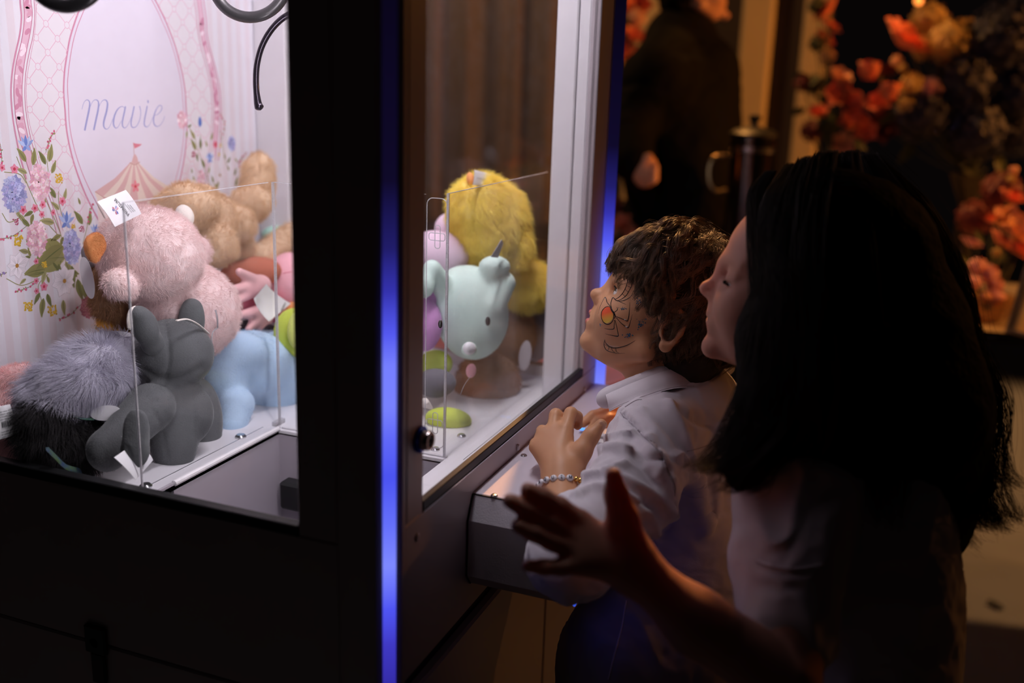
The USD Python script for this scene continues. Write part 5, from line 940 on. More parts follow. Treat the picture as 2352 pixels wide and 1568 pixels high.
ring_ = [j for j in range(K + 1)] + [i * (K + 1) + K for i in range(1, len(top))] + [(len(top) - 1) * (K + 1) + j for j in range(K - 1, -1, -1)] + [i * (K + 1) for i in range(len(top) - 2, 0, -1)]
for a, b in zip(ring_, ring_[1:] + ring_[:1]): F += [[a, b, nt + b], [a, nt + b, nt + a]]
cm = trimesh.Trimesh(np.array(V), np.array(F), process=False); cm.fix_normals()
part(sh, "collar", cm, m_shirt, smooth=40); part(sh, "collar_stitching", tube(low * .9 + top * .1 - FWD * .0062, .0004, 6), m_stitch, kind=None)
stand = [A(x, y + 10, d + .012) for x, y, d in ctop]; part(sh, "collar_band", soft(chain(list(catmull(np.array(stand), 3)), [.012] * 40, .004)[:15], .0024, 1), m_shirt, smooth=True)
# shorts
shorts = soft([E(A(1490, 1530, 1.245), [.105, .12, .098], .03, np.stack([RGT, UPW, -FWD], 1)), Cn(A(1560, 1480, 1.28), A(1520, 1640, 1.27), .085, .098, .03), Cn(A(1420, 1520, 1.20), A(1430, 1760, 1.26), .070, .080, .03), Cn(A(1560, 1560, 1.33), A(1560, 1780, 1.36), .075, .08, .03)], .005, 2)
wrinkle(shorts, .006, 20, (1, 1, .7), 8); so = part(boy, "shorts", shorts, m_shorts, smooth=True)
seam(so, "pocket_seam", shorts, [(1438, 1380), (1428, 1440), (1412, 1500), (1398, 1560)], .0011, m_stitch)
# bracelet of letter beads
bc, br_ = A(1291, 1117, 1.146), .0262; ax = UPW * .87 + FWD * .5; ax /= np.linalg.norm(ax); bu = np.cross(ax, FWD); bu /= np.linalg.norm(bu); bv = np.cross(bu, ax)
if bu @ RGT < 0: bu = -bu
bv = np.cross(ax, bu); bv = -bv if bv @ FWD > 0 else bv                 # bu to the right, bv towards the camera
bead_mat = M("bead_white", srgb(232, 228, 236), .3, coat=.4)
bl = part(boy, "bracelet", tube([bc + br_ * (math.cos(t) * bu + math.sin(t) * bv) for t in np.linspace(0, 2 * np.pi, 49)[:-1]], .0008, 6, closed=True), m_acr_edge, label="letter bead bracelet with a gold bead and shell charm")
m_bead_ink = M("bead_ink", (.015, .013, .05), .5)
for i, ch in enumerate("JOAQUIM"):
    th = math.radians(74 + (6 - i) * 19.5); rad = math.cos(th) * bu + math.sin(th) * bv; tn_ = -(-math.sin(th) * bu + math.cos(th) * bv); c_ = bc + rad * (br_ + .0012)
    m = extr(Point(0, 0).buffer(.0040, quad_segs=8), .0034, None); m.apply_translation([0, 0, -.0017]); m2 = soft([E([0, 0, 0], [.0041, .0041, .0027], .001)], .0007, 0); T = basis(c_, tn_, ax); m2.apply_transform(T)
    p_ = part(bl, "bead", m2, bead_mat, smooth=True); lt = meshkit.text_mesh(ch, .0036, .0003, bold=True); lt.apply_translation([-lt.bounds[:, 0].mean(), -lt.bounds[:, 1].mean(), 0]); nrm = np.cross(tn_, ax); T2 = basis(c_ + nrm * .0026, tn_, ax); lt.apply_transform(T2)
    part(bl, "bead_letter", lt, m_bead_ink, smooth=False)
for k_, (dth, mt, r_) in enumerate(((56, M("bead_gold", (.8, .5, .15), .2, metal=1), .0032), (43, "/World/Looks/bead_gold", .0036))):
    th = math.radians(dth); s_ = trimesh.creation.icosphere(2, r_); s_.apply_translation(bc + (math.cos(th) * bu + math.sin(th) * bv) * (br_ + .001)); part(bl, "gold_bead", s_, mt, smooth=True)
part(bl, "shell_charm", soft([E(A(1327, 1107, 1.132), np.array([13, 8, 7]) * .0005, .002, np.stack([RGT * .82 + UPW * .57, UPW * .82 - RGT * .57, -FWD], 1))], .0009, 0), M("shell_cream", srgb(240, 228, 204), .25, coat=.5), smooth=True)
part(bl, "blue_knot", soft([E(A(1322, 1121, 1.138), np.array([8, 4, 4]) * .0005, .002, np.stack([RGT, UPW, -FWD], 1))], .0009, 0), M("knot_blue", srgb(40, 60, 150), .6), smooth=True)

# ---- the girl in front, seen from behind her shoulder
yg = .20
HG = Head(at(1842, 700, 1.075), math.cos(.15) * (-RGT * math.cos(yg) + FWD * math.sin(yg)) + UPW * math.sin(.15), np.array([-.86, -.50, -.03]), 1.08)
girl = thing("person", "dark silhouetted girl with long wavy hair reaching out one hand beside the boy", "person", (.27, -.42, 0))
gface = soft(HG.prims(open_mouth=.0, chin=(.45, -.1), fore=1.1) + HG.lids(1, .16, .45) + HG.lids(-1, .16, .45), .0024, 2)
ghand = []
gm = [(1334, 1196, .912), (1318, 1230, .908), (1318, 1264, .904), (1330, 1296, .900)]; gw = (1462, 1308, .905)
for q in gm: ghand.append(Cn(A(1440, 1292, .906), A(*q), .018, .0102, .011))
ghand += [Cn(A(1440, 1292, .906), A(*gw), .019, .021, .012), Cn(A(*gw), A(1600, 1428, .90), .021, .0265, .012), Cn(A(1600, 1428, .90), A(1800, 1560, .895), .0265, .034, .02)]
for mcp_, a, b, tp, r in ((gm[0], (1286, 1163, .905), (1244, 1140, .898), (1212, 1124, .893), .0088), (gm[1], (1262, 1196, .900), (1210, 1170, .893), (1172, 1150, .888), .0090), (gm[2], (1266, 1242, .897), (1222, 1222, .890), (1190, 1207, .886), .0086), (gm[3], (1290, 1302, .895), (1250, 1302, .890), (1213, 1299, .887), .0076)):
    ghand += chain([A(*mcp_), A(*a), A(*b), A(*tp)], [r * 1.08, r, r * .92, r * .78], .004)
ghand += chain([A(1448, 1262, .905), A(1430, 1190, .900), A(1416, 1138, .893), A(1409, 1092, .886)], [.019, .0135, .0098, .0076], .009)
GS, GB = A(1830, 1130, 1.00), A(1950, 960, 1.085)
gh = np.array([.237, -.43, .70])
gtrunk = soft([Cn(HG.p(-3, 0, -4), GB, .045, .05, .03), Cn(GB, gh, .055, .07, .04), Cn(GB, GS, .045, .04, .03), Cn(GS, A(1810, 1440, .925), .038, .033, .03), Cn(A(1810, 1440, .925), A(1800, 1560, .895), .033, .034, .02), Cn(GB, A(2060, 1120, 1.17), .045, .04, .03), Cn(A(2060, 1120, 1.17), A(2060, 1500, 1.2), .04, .03, .02)]
    + [c for sx in (-.07, .07) for c in chain([gh + [sx, 0, 0], np.array([.25 + sx, -.44, .40]), np.array([.25 + sx, -.45, .07])], [.07, .05, .036], .03)] + [Cn([.25 + sx, -.46, .04], [.25 + sx, -.33, .03], .04, .03, .02) for sx in (-.07, .07)], .006, 2)
part(girl, "body", fuse(gface, soft(HG.ear(1), .002, 1), soft(HG.ear(-1), .002, 1), soft(ghand, .0026, 2), gtrunk), m_skin2, smooth=True)
for b in (1, -1): HG.eye(b, girl, (1, 0, -.35), M("iris_girl%d" % (b + 1), (.05, .035, .03), .2, coat=.5))
part(girl, "lips", soft([HG.c((8.85, 0, -2.1), (8.5, 1.2, -2.45), .30, .18, .2), HG.c((8.85, 0, -2.1), (8.5, -1.2, -2.45), .30, .18, .2), HG.c((8.65, 0, -3.15), (8.3, 1.1, -2.8), .36, .18, .25), HG.c((8.65, 0, -3.15), (8.3, -1.1, -2.8), .36, .18, .25)], .0011, 1), M("lips_rose", srgb(196, 116, 118), .35, coat=.2), smooth=True)
part(girl, "eyelashes", tube(catmull([HG.p(8.0 - .55 * abs(t), 2.85 + 1.2 * t, 1.78) for t in np.linspace(-1, 1, 6)], 3), .0012, 6), m_capg)
# her hair: a mass that falls over the back, with a lock in front and flicked ends
HM = [HG.e((-1.4, 0, 5.8), (9.4, 7.9, 8.0)), HG.e((8.6, 0, .6), (6.3, 7.9, 8.6), .8, True), Cn(A(1950, 640, 1.085), A(1985, 800, 1.08), .098, .104, .03), Cn(A(1985, 800, 1.08), A(2035, 960, 1.07), .104, .102, .03), Cn(A(2035, 960, 1.07), A(2080, 1130, 1.07), .100, .072, .03), Cn(A(2110, 1130, 1.07), A(2160, 1215, 1.07), .055, .030, .02),
      Cn(A(1840, 560, 1.03), A(1810, 780, 1.00), .035, .042, .03), Cn(A(1810, 780, 1.00), A(1790, 960, .99), .045, .040, .03), Cn(A(1790, 960, .99), A(1720, 1075, .98), .036, .024, .03), Cn(A(1900, 800, 1.0), A(1900, 1010, 1.0), .062, .055, .04), Cn(A(2210, 1080, 1.06), A(2262, 1120, 1.06), .030, .012, .02)]
gcap = soft(HM, .0045, 2); gh_ = part(girl, "hair", ruffle(gcap, .004, 30, 8), m_capg, smooth=True)
def long_locks(n, seed, only=None):
    """Long waving strands: each starts on the crown and follows one of the traced falls to its end."""
    rng = np.random.default_rng(seed); out = []
    falls = [[(1770, 395, 1.04), (1738, 450, 1.03), (1748, 540, 1.02), (1762, 680, 1.01), (1752, 800, 1.00), (1730, 900, .99), (1690, 1000, .98), (1655, 1050, .975)], [(1830, 380, 1.05), (1790, 480, 1.00), (1800, 640, .99), (1790, 800, .985), (1765, 930, .98), (1705, 1030, .975), (1650, 1075, .97), (1640, 1050, .97)], [(1860, 365, 1.05), (1825, 500, .99), (1825, 700, .975), (1805, 900, .975), (1770, 1010, .975), (1720, 1100, .97), (1690, 1125, .97)],
             [(1900, 352, 1.06), (1850, 520, .98), (1850, 760, .96), (1860, 980, .96), (1840, 1080, .965)], [(1950, 352, 1.08), (1960, 560, .985), (1980, 800, .98), (2010, 1000, .98), (2020, 1180, .99), (2050, 1240, 1.0)], [(1990, 360, 1.10), (2060, 500, 1.05), (2110, 720, 1.04), (2150, 900, 1.03), (2150, 1080, 1.03), (2160, 1200, 1.03), (2200, 1255, 1.04)],
             [(2000, 370, 1.11), (2110, 490, 1.10), (2180, 660, 1.10), (2200, 790, 1.09), (2245, 900, 1.08), (2250, 1010, 1.07), (2270, 1085, 1.06), (2330, 1120, 1.05)], [(2000, 372, 1.11), (2100, 480, 1.11), (2170, 640, 1.11), (2195, 780, 1.10), (2240, 920, 1.09), (2235, 1040, 1.08), (2250, 1130, 1.07), (2290, 1190, 1.06), (2310, 1150, 1.06)], [(1980, 362, 1.10), (2080, 520, 1.08), (2150, 740, 1.07), (2200, 950, 1.06), (2200, 1100, 1.05), (2240, 1190, 1.05), (2280, 1215, 1.05)]]
    falls.append([(1960, 358, 1.12), (2040, 425, 1.135), (2100, 540, 1.14), (2130, 740, 1.13), (2150, 940, 1.11), (2170, 1100, 1.08)])
    W_ = [.9, 1.2, 1.2, 1.0, 1.0, 1.2, .5, .5, .9, 1.3]; W_ = np.array(W_) / sum(W_)
    for i in range(n):
        f_ = falls[rng.choice(len(falls), p=W_)] if only is None else falls[only[int(rng.integers(len(only)))]]; P = np.array([A(*q) for q in f_]); t = np.linspace(0, 1, len(P))[:, None]; off = np.clip(rng.normal(0, 1, 3), -1.5, 2) * (.012 if f_ is not falls[0] else .006); off -= FWD * .004; off -= UPW * (off @ UPW) * .8
        P = P + off * (.5 + .9 * np.sin(t * 2.6)); q = catmull(P, 4); s_ = np.linspace(0, 1, 17); idx = s_ * (len(q) - 1) * rng.uniform(.86, 1.0); q = np.stack([np.interp(idx, np.arange(len(q)), q[:, a]) for a in range(3)], 1)
        ph = meshkit.noise((off * 120)[None], 4)[0] * 12; wv = (s_ ** 1.2)[:, None] * .007 * (np.sin(ph + s_ * 13)[:, None] * RGT + np.cos(ph + s_ * 13)[:, None] * FWD * .6); out.append(q + wv)
    return np.stack(out)
curves(gh_, "strands", long_locks(5200, 31), .0005, m_hairg, taper=(1, 1, .9, .3))
curves(gh_, "flyaway", long_locks(150, 32, (5, 6, 7, 8)) + np.random.default_rng(1).normal(0, .010, (150, 1, 3)), .00025, m_hairg, taper=(1, .8, .4))
# her shirt and skirt
gs = soft([E(A(1985, 1290, 1.075), [.088, .20, .115], .03, np.stack([RGT, UPW, -FWD], 1)), Cn(GB, GS, .052, .056, .03), Cn(GB, A(2050, 1100, 1.16), .05, .055, .03), Cn(A(1832, 1130, 1.00), A(1812, 1280, .965), .056, .052, .03), Cn(A(1812, 1280, .965), A(1812, 1440, .93), .050, .046, .02), Cn(A(1960, 1400, 1.06), A(1960, 1620, 1.06), .095, .10, .04)], .0045, 2)
wrinkle(gs, .0045, 24, (1, 1, .8), 15); m_gshirt = M_cloth("shirt_ivory", srgb(206, 196, 202), srgb(194, 184, 190)); sg = part(girl, "shirt", gs, m_gshirt, smooth=True)
seam(sg, "sleeve_hem", gs, [(1738, 1288), (1770, 1300), (1830, 1306), (1890, 1298)], .0016, m_gshirt)
sk = soft([Cn(gh + [0, 0, .02], gh - [0, 0, .10], .10, .12, .03), Cn(gh - [0, 0, .10], gh - [0, 0, .25], .12, .14, .03)], .007, 2); part(girl, "skirt", wrinkle(sk, .006, 14, (1, 1, .4), 3), M_cloth("skirt_dark", srgb(44, 38, 40), srgb(36, 30, 32)), smooth=True)

# ---- the man in black further back, in profile to the right
HMn = Head(at(1590, -8, 2.92), RGT * .985 + FWD * -.02 + UPW * .12, np.array([.85, .50, 0]), 1.08)
man = thing("person", "man in black clothes standing in profile, face lit orange by the venue lamps", "person", (2.28, .20, 0))
b0 = HMn.p(-4, 0, -11); fl = lambda p: np.array([p[0], p[1], 0.])
mh = A(1560, 640, 2.95); mh[2] = .95
mtr = soft([Cn(b0, mh + [0, 0, .1], .085, .12, .05), Cn(mh + [0, 0, .1], mh, .12, .12, .05)] + [c for sy in (-.10, .10) for c in chain([mh + [0, sy, 0], mh * [1, 1, 0] + [0, sy, .5], mh * [1, 1, 0] + [0, sy, .09]], [.085, .06, .045], .03)] + [Cn(mh * [1, 1, 0] + [-.02, sy, .05], mh * [1, 1, 0] + [.14, sy - .1, .04], .05, .038, .02) for sy in (-.10, .10)]
    + chain([A(1490, 190, 2.72), A(1440, 300, 2.70), A(1462, 372, 2.60), A(1478, 392, 2.58)], [.055, .045, .034, .03], .02), .008, 2)
mfist = soft([E(A(1482, 392, 2.57), [.035, .045, .03], .01, np.stack([RGT, UPW, -FWD], 1))] + [c for k_ in range(4) for c in chain([A(1488 + k_ * 2, 378 + k_ * 9, 2.555), A(1505, 384 + k_ * 9, 2.545), A(1500, 394 + k_ * 8, 2.54)], [.0095, .009, .008], .004)] + chain([A(1474, 376, 2.56), A(1484, 362, 2.55), A(1492, 358, 2.545)], [.012, .010, .008], .005), .004, 1)
part(man, "body", fuse(soft(HMn.prims(.1, (1.0, -.5), 1.15), .0045, 1), soft(HMn.ear(-1), .003, 1), soft(HMn.ear(1), .003, 1), mtr, mfist), M("skin_tan", srgb(214, 160, 126), .5, sss=.1), smooth=True)
hc = soft([HMn.e((-1.6, 0, 6.2), (9.4, 7.6, 7.8)), HMn.e((-4.5, 0, -.5), (4.6, 6.8, 5.0), 1.5), HMn.e((9.2, 0, 1.0), (6.0, 8.0, 7.2), .6, True)], .005, 1); hm_ = part(man, "hair", ruffle(hc, .006, 30, 3), m_capg, smooth=True)
curves(hm_, "strands", hair_strands(HMn, 1500, 4.0, 41, keep=lambda p: ~((p[:, 0] > 3) & (p[:, 2] < 7)) & (p[:, 2] > -2), curl=.6), .0012, m_hairg)
mj = soft([Cn(b0 + [0, 0, -.02], mh + [0, 0, .12], .10, .15, .05), E(A(1545, 300, 2.88), [.16, .26, .15], .05, np.stack([RGT, UPW, -FWD], 1)), Cn(b0, A(1505, 190, 2.72), .08, .095, .05), Cn(b0, A(1580, 170, 3.08), .08, .09, .05)] + chain([A(1505, 190, 2.72), A(1440, 300, 2.70), A(1458, 372, 2.60)], [.085, .072, .055], .03) + [Cn(A(1620, 170, 2.9), A(1600, 420, 2.9), .10, .12, .05), Cn(mh + [0, 0, .1], mh - [0, 0, .05], .15, .15, .05)], .008, 2)
part(man, "jacket", wrinkle(mj, .006, 12, (1, 1, 1), 6), m_blacktop, smooth=True)
part(man, "trousers", soft([Cn(mh + [0, 0, .05], mh - [0, 0, .1], .14, .13, .05)] + [c for sy in (-.10, .10) for c in chain([mh + [0, sy, 0], mh * [1, 1, 0] + [0, sy, .5], mh * [1, 1, 0] + [0, sy, .12]], [.10, .085, .075], .03)], .010, 1), m_blacktop, smooth=True)

# ------------------------------------------------------------------ the venue behind
m_board = M("backdrop_board", srgb(206, 188, 150), .7, var=.15, vs=5); m_gap = M("backdrop_recess", srgb(70, 60, 56), .8, var=.2, vs=6); m_brown = M("drape_brown", srgb(118, 112, 110), .8, var=.3, vs=5)
XB = 3.4
def wally(x, y=200): return float(on(0, XB, x, y)[1])
wall = thing("backdrop", "tall backdrop wall of pale boards and brown drape behind the man", "backdrop", (XB + .05, 1.6, 0))  # the wall at the back, boarded and draped
part(wall, "backing", bx(XB + .05, XB + .12, wally(1890), 4.2, 0, 3.4), m_gap)
for a, b in ((1830, 1888), (1690, 1762), (1440, 1566), (1285, 1400)): part(wall, "panel", bx(XB, XB + .05, wally(b), wally(a), 0, 3.4, .012), m_board)
dp = [(wally(1280), XB), (wally(960), XB)]; ys = np.linspace(dp[0][0], 4.2, 160)
prof = [(XB + .01 + .022 * math.sin(y * 34) + .010 * math.sin(y * 81 + 1), y) for y in ys] + [(XB + .04, y) for y in ys[::-1]]
part(wall, "drape", extr(Polygon(prof).buffer(0), 3.4, basis((0, 0, 0), (1, 0, 0), (0, 1, 0))), m_brown, smooth=40)

m_coral = M("petal_coral", srgb(246, 152, 116), .6, var=.4, vs=24, color2=srgb(232, 108, 84), sheen=.2); m_peach = M("petal_peach", srgb(246, 196, 160), .6, var=.3, vs=24, color2=srgb(238, 160, 124), sheen=.2)
m_cream = M("petal_cream", srgb(206, 176, 112), .6, var=.4, vs=40, color2=srgb(170, 140, 80)); m_blueh = M("petal_blue", srgb(42, 48, 84), .6, var=.5, vs=40, color2=srgb(20, 24, 48)); m_rosep = M("petal_rose", srgb(236, 178, 180), .6, var=.3, vs=30, color2=srgb(220, 140, 150)); m_plumf = M("petal_wine", srgb(120, 44, 52), .6, var=.4, vs=30)
m_leaf = M("leaf_green", srgb(74, 84, 52), .55, var=.4, vs=30, color2=srgb(44, 56, 36)); m_stem = M("stem_green", srgb(66, 74, 44), .6)
def petal_mesh(L, w, cup, n=5, m=4):
    """One cupped petal growing along +z from the origin, its inside towards +x."""
    V, F = [], []
    for i in range(n):
        t = i / (n - 1); ww = w * math.sin(math.pi * min(1, .14 + t * .80)) ** .7
        for j in range(m): s_ = j / (m - 1) * 2 - 1; V.append([-cup * L * math.sin(t * 1.5) + cup * L * .55 * s_ * s_ + (.35 * cup * L * max(0, t - .7) * -2), ww * s_, L * t])
    for i in range(n - 1):
        for j in range(m - 1): a = i * m + j; F += [[a, a + 1, a + m + 1], [a, a + m + 1, a + m]]
    return trimesh.Trimesh(V, F, process=False)
def turned(m, R, p): m = m.copy(); m.vertices = np.asarray(m.vertices) @ R.T + p; return m
def rose(p, axis, r, rng, layers=((3, .15, .55), (4, .42, .75), (5, .72, .9), (6, 1.05, 1.0))):
    B = frame_from(axis, (0.2, 0.3, 1)); ms = []
    for n_, tilt, sc_ in layers:
        o = rng.random() * 6
        for k in range(n_):
            a = o + k * 2 * math.pi / n_; P = petal_mesh(r * 1.25 * sc_, r * .62 * sc_, .32); ti = tilt * .75 + rng.normal(0, .06); ca, sa, ct, st = math.cos(a), math.sin(a), math.cos(ti), math.sin(ti)
            Ry = np.array([[ct, 0, -st], [0, 1, 0], [st, 0, ct]]); Rz = np.array([[ca, -sa, 0], [sa, ca, 0], [0, 0, 1]]); q = np.asarray(P.vertices) @ Ry.T; q = q * [1, 1, 1]; q[:, 0] -= r * .06; ms.append(trimesh.Trimesh(q @ Rz.T @ B.T + p, P.faces, process=False))
    return cat_(*ms)
def floret_ball(p, r, rng, n=60, fs=.30, squash=1.0):
    ms = []
    for i in range(n):
        z = 1 - 2 * (i + .5) / n; a = i * 2.39996; d = np.array([math.sqrt(1 - z * z) * math.cos(a), math.sqrt(1 - z * z) * math.sin(a), z * squash]); B = frame_from(d + rng.normal(0, .15, 3)); o = rng.random() * 6
        for k in range(4):
            a2 = o + k * math.pi / 2; u = math.cos(a2) * B[:, 0] + math.sin(a2) * B[:, 1]; v = np.cross(B[:, 2], u); f_ = r * fs; c = p + d * r * rng.uniform(.86, 1.05)
            ms.append(trimesh.Trimesh([c, c + u * f_ * .55 + v * f_ * .38, c + u * f_ + B[:, 2] * f_ * .15, c + u * f_ * .55 - v * f_ * .38], [[0, 1, 2], [0, 2, 3]], process=False))
    return cat_(*ms, trimesh.Trimesh(trimesh.creation.icosphere(2, r * .8).vertices * [1, 1, squash] + p, trimesh.creation.icosphere(2).faces, process=False))
def leaf_mesh(p, d, L, w, up=(0, 0, 1)):
    B = frame_from(d, up); V, F = [], []
    for i in range(6):
        t = i / 5; ww = w * math.sin(math.pi * min(1, t + .03)) ** .8
        for s_ in (-1, 0, 1): V.append(B[:, 2] * L * t + B[:, 0] * ww * s_ + B[:, 1] * (abs(s_) * ww * .3 - L * .25 * t * t))
    for i in range(5):
        for j in range(2): a = i * 3 + j; F += [[a, a + 1, a + 4], [a, a + 4, a + 3]]
    return trimesh.Trimesh(np.array(V) + p, F, process=False)
def bouquet(name, label, cat, flowers, leaves, base, group=None, vase=None, seed=0):
    """flowers: (kind, px, py, depth, radius px, material). Every head is a part; stems run to the base."""
    rng = np.random.default_rng(seed); t = thing(name, label, cat, base, group); base = np.asarray(base, float)
    for kind, x, y, d, r, mt in flowers:
        p = A(x, y, d); s = d / FPX; ax = (p - base) / np.linalg.norm(p - base) * .6 - FWD * .7 + rng.normal(0, .25, 3)
        if kind == "rose": m = rose(p - ax / np.linalg.norm(ax) * r * s * .5, ax, r * s, rng)
        elif kind == "bud": m = rose(p - np.array([0, 0, r * s]), (0, 0, 1), r * s, rng, ((3, .05, .9), (4, .22, 1.15), (3, .45, .9)))
        elif kind == "ball": m = floret_ball(p, r * s, rng)
        else: m = floret_ball(p, r * s, rng, 24, .55)
        h = part(t, {"rose": "rose", "bud": "rose_bud", "ball": "hydrangea_head", "tuft": "blossom_cluster"}[kind], m, mt, smooth=40)
        part(h, "stem", tube(catmull([p - ax * .01, p * .5 + base * .5 - [0, 0, .02], base], 4), .0022, 6), m_stem)
    for x, y, d, deg, L in leaves:
        p = A(x, y, d); a = math.radians(deg); part(t, "leaf", leaf_mesh(p, RGT * math.cos(a) + UPW * math.sin(a) - FWD * .25, L * d / FPX, L * .22 * d / FPX, -FWD), m_leaf, smooth=True)
    return t
# garlands on the backdrop
bouquet("flower_garland", "coral flower garland climbing the backdrop left of the man", "flower garland", [("rose", 1436, -40, 3.3, 30, m_coral), ("rose", 1462, 12, 3.3, 30, m_coral), ("tuft", 1424, 52, 3.3, 22, m_leaf), ("rose", 1456, 78, 3.28, 28, m_coral), ("rose", 1432, 118, 3.3, 28, m_coral), ("tuft", 1462, 40, 3.3, 20, m_peach), ("rose", 1448, 152, 3.3, 26, m_coral), ("tuft", 1418, 160, 3.3, 20, m_cream), ("rose", 1424, 196, 3.3, 22, m_peach)],
    [(1432, 60, 3.28, 120, 40), (1470, 100, 3.28, 20, 36), (1430, 90, 3.28, 200, 34)], A(1440, 300, 3.36), seed=1)
bouquet("flower_garland", "coral flower garland at the right end of the backdrop", "flower garland", [("rose", 1905, -30, 3.2, 26, m_coral), ("rose", 1896, 22, 3.2, 28, m_coral), ("rose", 1908, 58, 3.2, 22, m_coral), ("rose", 1894, 88, 3.2, 22, m_coral), ("tuft", 1878, 100, 3.2, 18, m_leaf), ("tuft", 1876, 14, 3.2, 18, m_leaf), ("tuft", 1900, 130, 3.2, 16, m_peach),
    ("rose", 1931, 172, 2.9, 24, m_peach), ("rose", 1928, 212, 2.9, 28, m_coral), ("rose", 1955, 235, 2.9, 30, m_coral), ("rose", 1960, 275, 2.9, 28, m_coral), ("rose", 1988, 300, 2.9, 24, m_coral), ("rose", 1880, 255, 2.95, 20, m_coral), ("tuft", 1905, 285, 2.95, 24, m_leaf), ("tuft", 1870, 195, 3.0, 22, m_leaf), ("tuft", 1845, 190, 3.0, 18, m_plumf), ("rose", 1935, 330, 2.95, 24, m_peach), ("tuft", 1865, 300, 3.0, 24, m_plumf)],
    [(1850, 250, 3.0, 200, 40), (1890, 300, 2.95, -60, 44), (1905, 240, 2.95, 150, 40), (1960, 320, 2.9, -40, 40), (1860, 180, 3.0, 170, 44)], A(1915, 420, 3.05), seed=2)
# the bar table, its bouquet in a dark vase, the low flowers, glass bowl and framed card
TZ = .815
ea, eb = on(2, TZ, 1960, 742), on(2, TZ, 2352, 771); tdx = (eb - ea) / np.linalg.norm(eb - ea); tdy = np.array([-tdx[1], tdx[0], 0]); tdy *= np.sign(tdy @ [1, 0, 0]); TL = 1.5
m_tabletop = M("table_top", srgb(176, 160, 136), .25, var=.2, vs=8); tc = ea + tdx * TL / 2 + tdy * .35
tb = thing("long_table", "long table with a thin black rim carrying the flowers and framed card", "table", (tc[0], tc[1], 0))
part(tb, "table_top", extr(sbox(.003, .003, TL - .003, .697), .02, basis(ea - [0, 0, .02], tdx, tdy if np.cross(tdx, tdy)[2] > 0 else tdy)), m_tabletop)
part(tb, "rim", extr(sbox(0, 0, TL, .70).difference(sbox(.0029, .0029, TL - .0029, .6971)), .026, basis(ea - [0, 0, .022], tdx, tdy)), m_rubber)
for u_, v_ in ((.05, .06), (.05, .64), (1.45, .06), (1.45, .64)):
    q = ea + tdx * u_ + tdy * v_; part(tb, "table_leg", tube([[q[0], q[1], 0], [q[0], q[1], TZ - .02]], .018, 12), m_rubber)
def onT(x, y): return on(2, TZ, x, y)
vb = on(2, TZ, 2200, 640); m_vase = M("vase_dark", (.02, .018, .018), .25)
vs_ = thing("vase", "tall dark vase under the coral and blue bouquet", "vase", vb); part(vs_, "vase_body", lathe([(0, 0), (.075, 0), (.08, .01), (.03, .06), (.026, .22), (.06, .30), (.065, .31), (.058, .31), (.02, .22), (0, .22)], vb, n=40), m_vase)
top_ = vb + [0, 0, .30]; dB = float((top_ - CAM_P) @ FWD)
bouquet("flower_arrangement", "large bouquet of coral roses with cream and dark blue hydrangeas", "flower arrangement", [("rose", 2085, 84, dB - .07, 52, m_coral), ("bud", 1997, 152, dB - .06, 30, m_coral), ("bud", 2044, 200, dB - .08, 30, m_coral), ("rose", 2020, 232, dB, 24, m_coral), ("rose", 2045, 160, dB + .04, 26, m_plumf), ("tuft", 2060, 140, dB, 12, m_peach), ("tuft", 2072, 156, dB - .03, 10, m_cream),
    ("ball", 2135, 50, dB, 42, m_cream), ("ball", 2180, 98, dB - .06, 50, m_cream), ("tuft", 2120, 112, dB - .04, 24, m_cream), ("tuft", 2185, 135, dB - .04, 20, m_cream), ("tuft", 2215, 70, dB, 26, m_cream), ("ball", 2300, 92, dB - .08, 82, m_blueh), ("ball", 2215, 190, dB - .05, 70, m_blueh), ("ball", 2335, 215, dB - .06, 70, m_blueh), ("ball", 2120, 260, dB - .02, 64, m_blueh), ("ball", 2240, 300, dB - .04, 70, m_blueh), ("tuft", 2095, 195, dB - .06, 26, m_cream), ("tuft", 2135, 205, dB - .06, 26, m_rosep), ("tuft", 2080, 240, dB - .05, 18, m_cream),
    ("rose", 2030, 290, dB + .03, 32, m_plumf), ("ball", 2330, 310, dB, 50, m_blueh), ("ball", 2360, 40, dB, 60, m_blueh)],
    [(2040, 175, dB, 200, 30), (2060, 260, dB, 210, 50), (2160, 160, dB - .05, 250, 40), (2100, 330, dB, 230, 60), (2290, 350, dB, 280, 60)], top_, seed=3)
lb = onT(2262, 735); bw = thing("glass_bowl", "low amber tinted glass bowl at the table edge", "bowl", lb); m_bowl = M_glass("bowl_glass", (.75, .62, .45), dust=.1, gloss=1.0)
part(bw, "bowl_body", lathe([(0, 0), (.03, 0), (.05, .012), (.062, .045), (.060, .065), (.057, .065), (.058, .045), (.047, .016), (0, .006)], lb, n=40), m_bowl)
dL = float((lb - CAM_P) @ FWD)
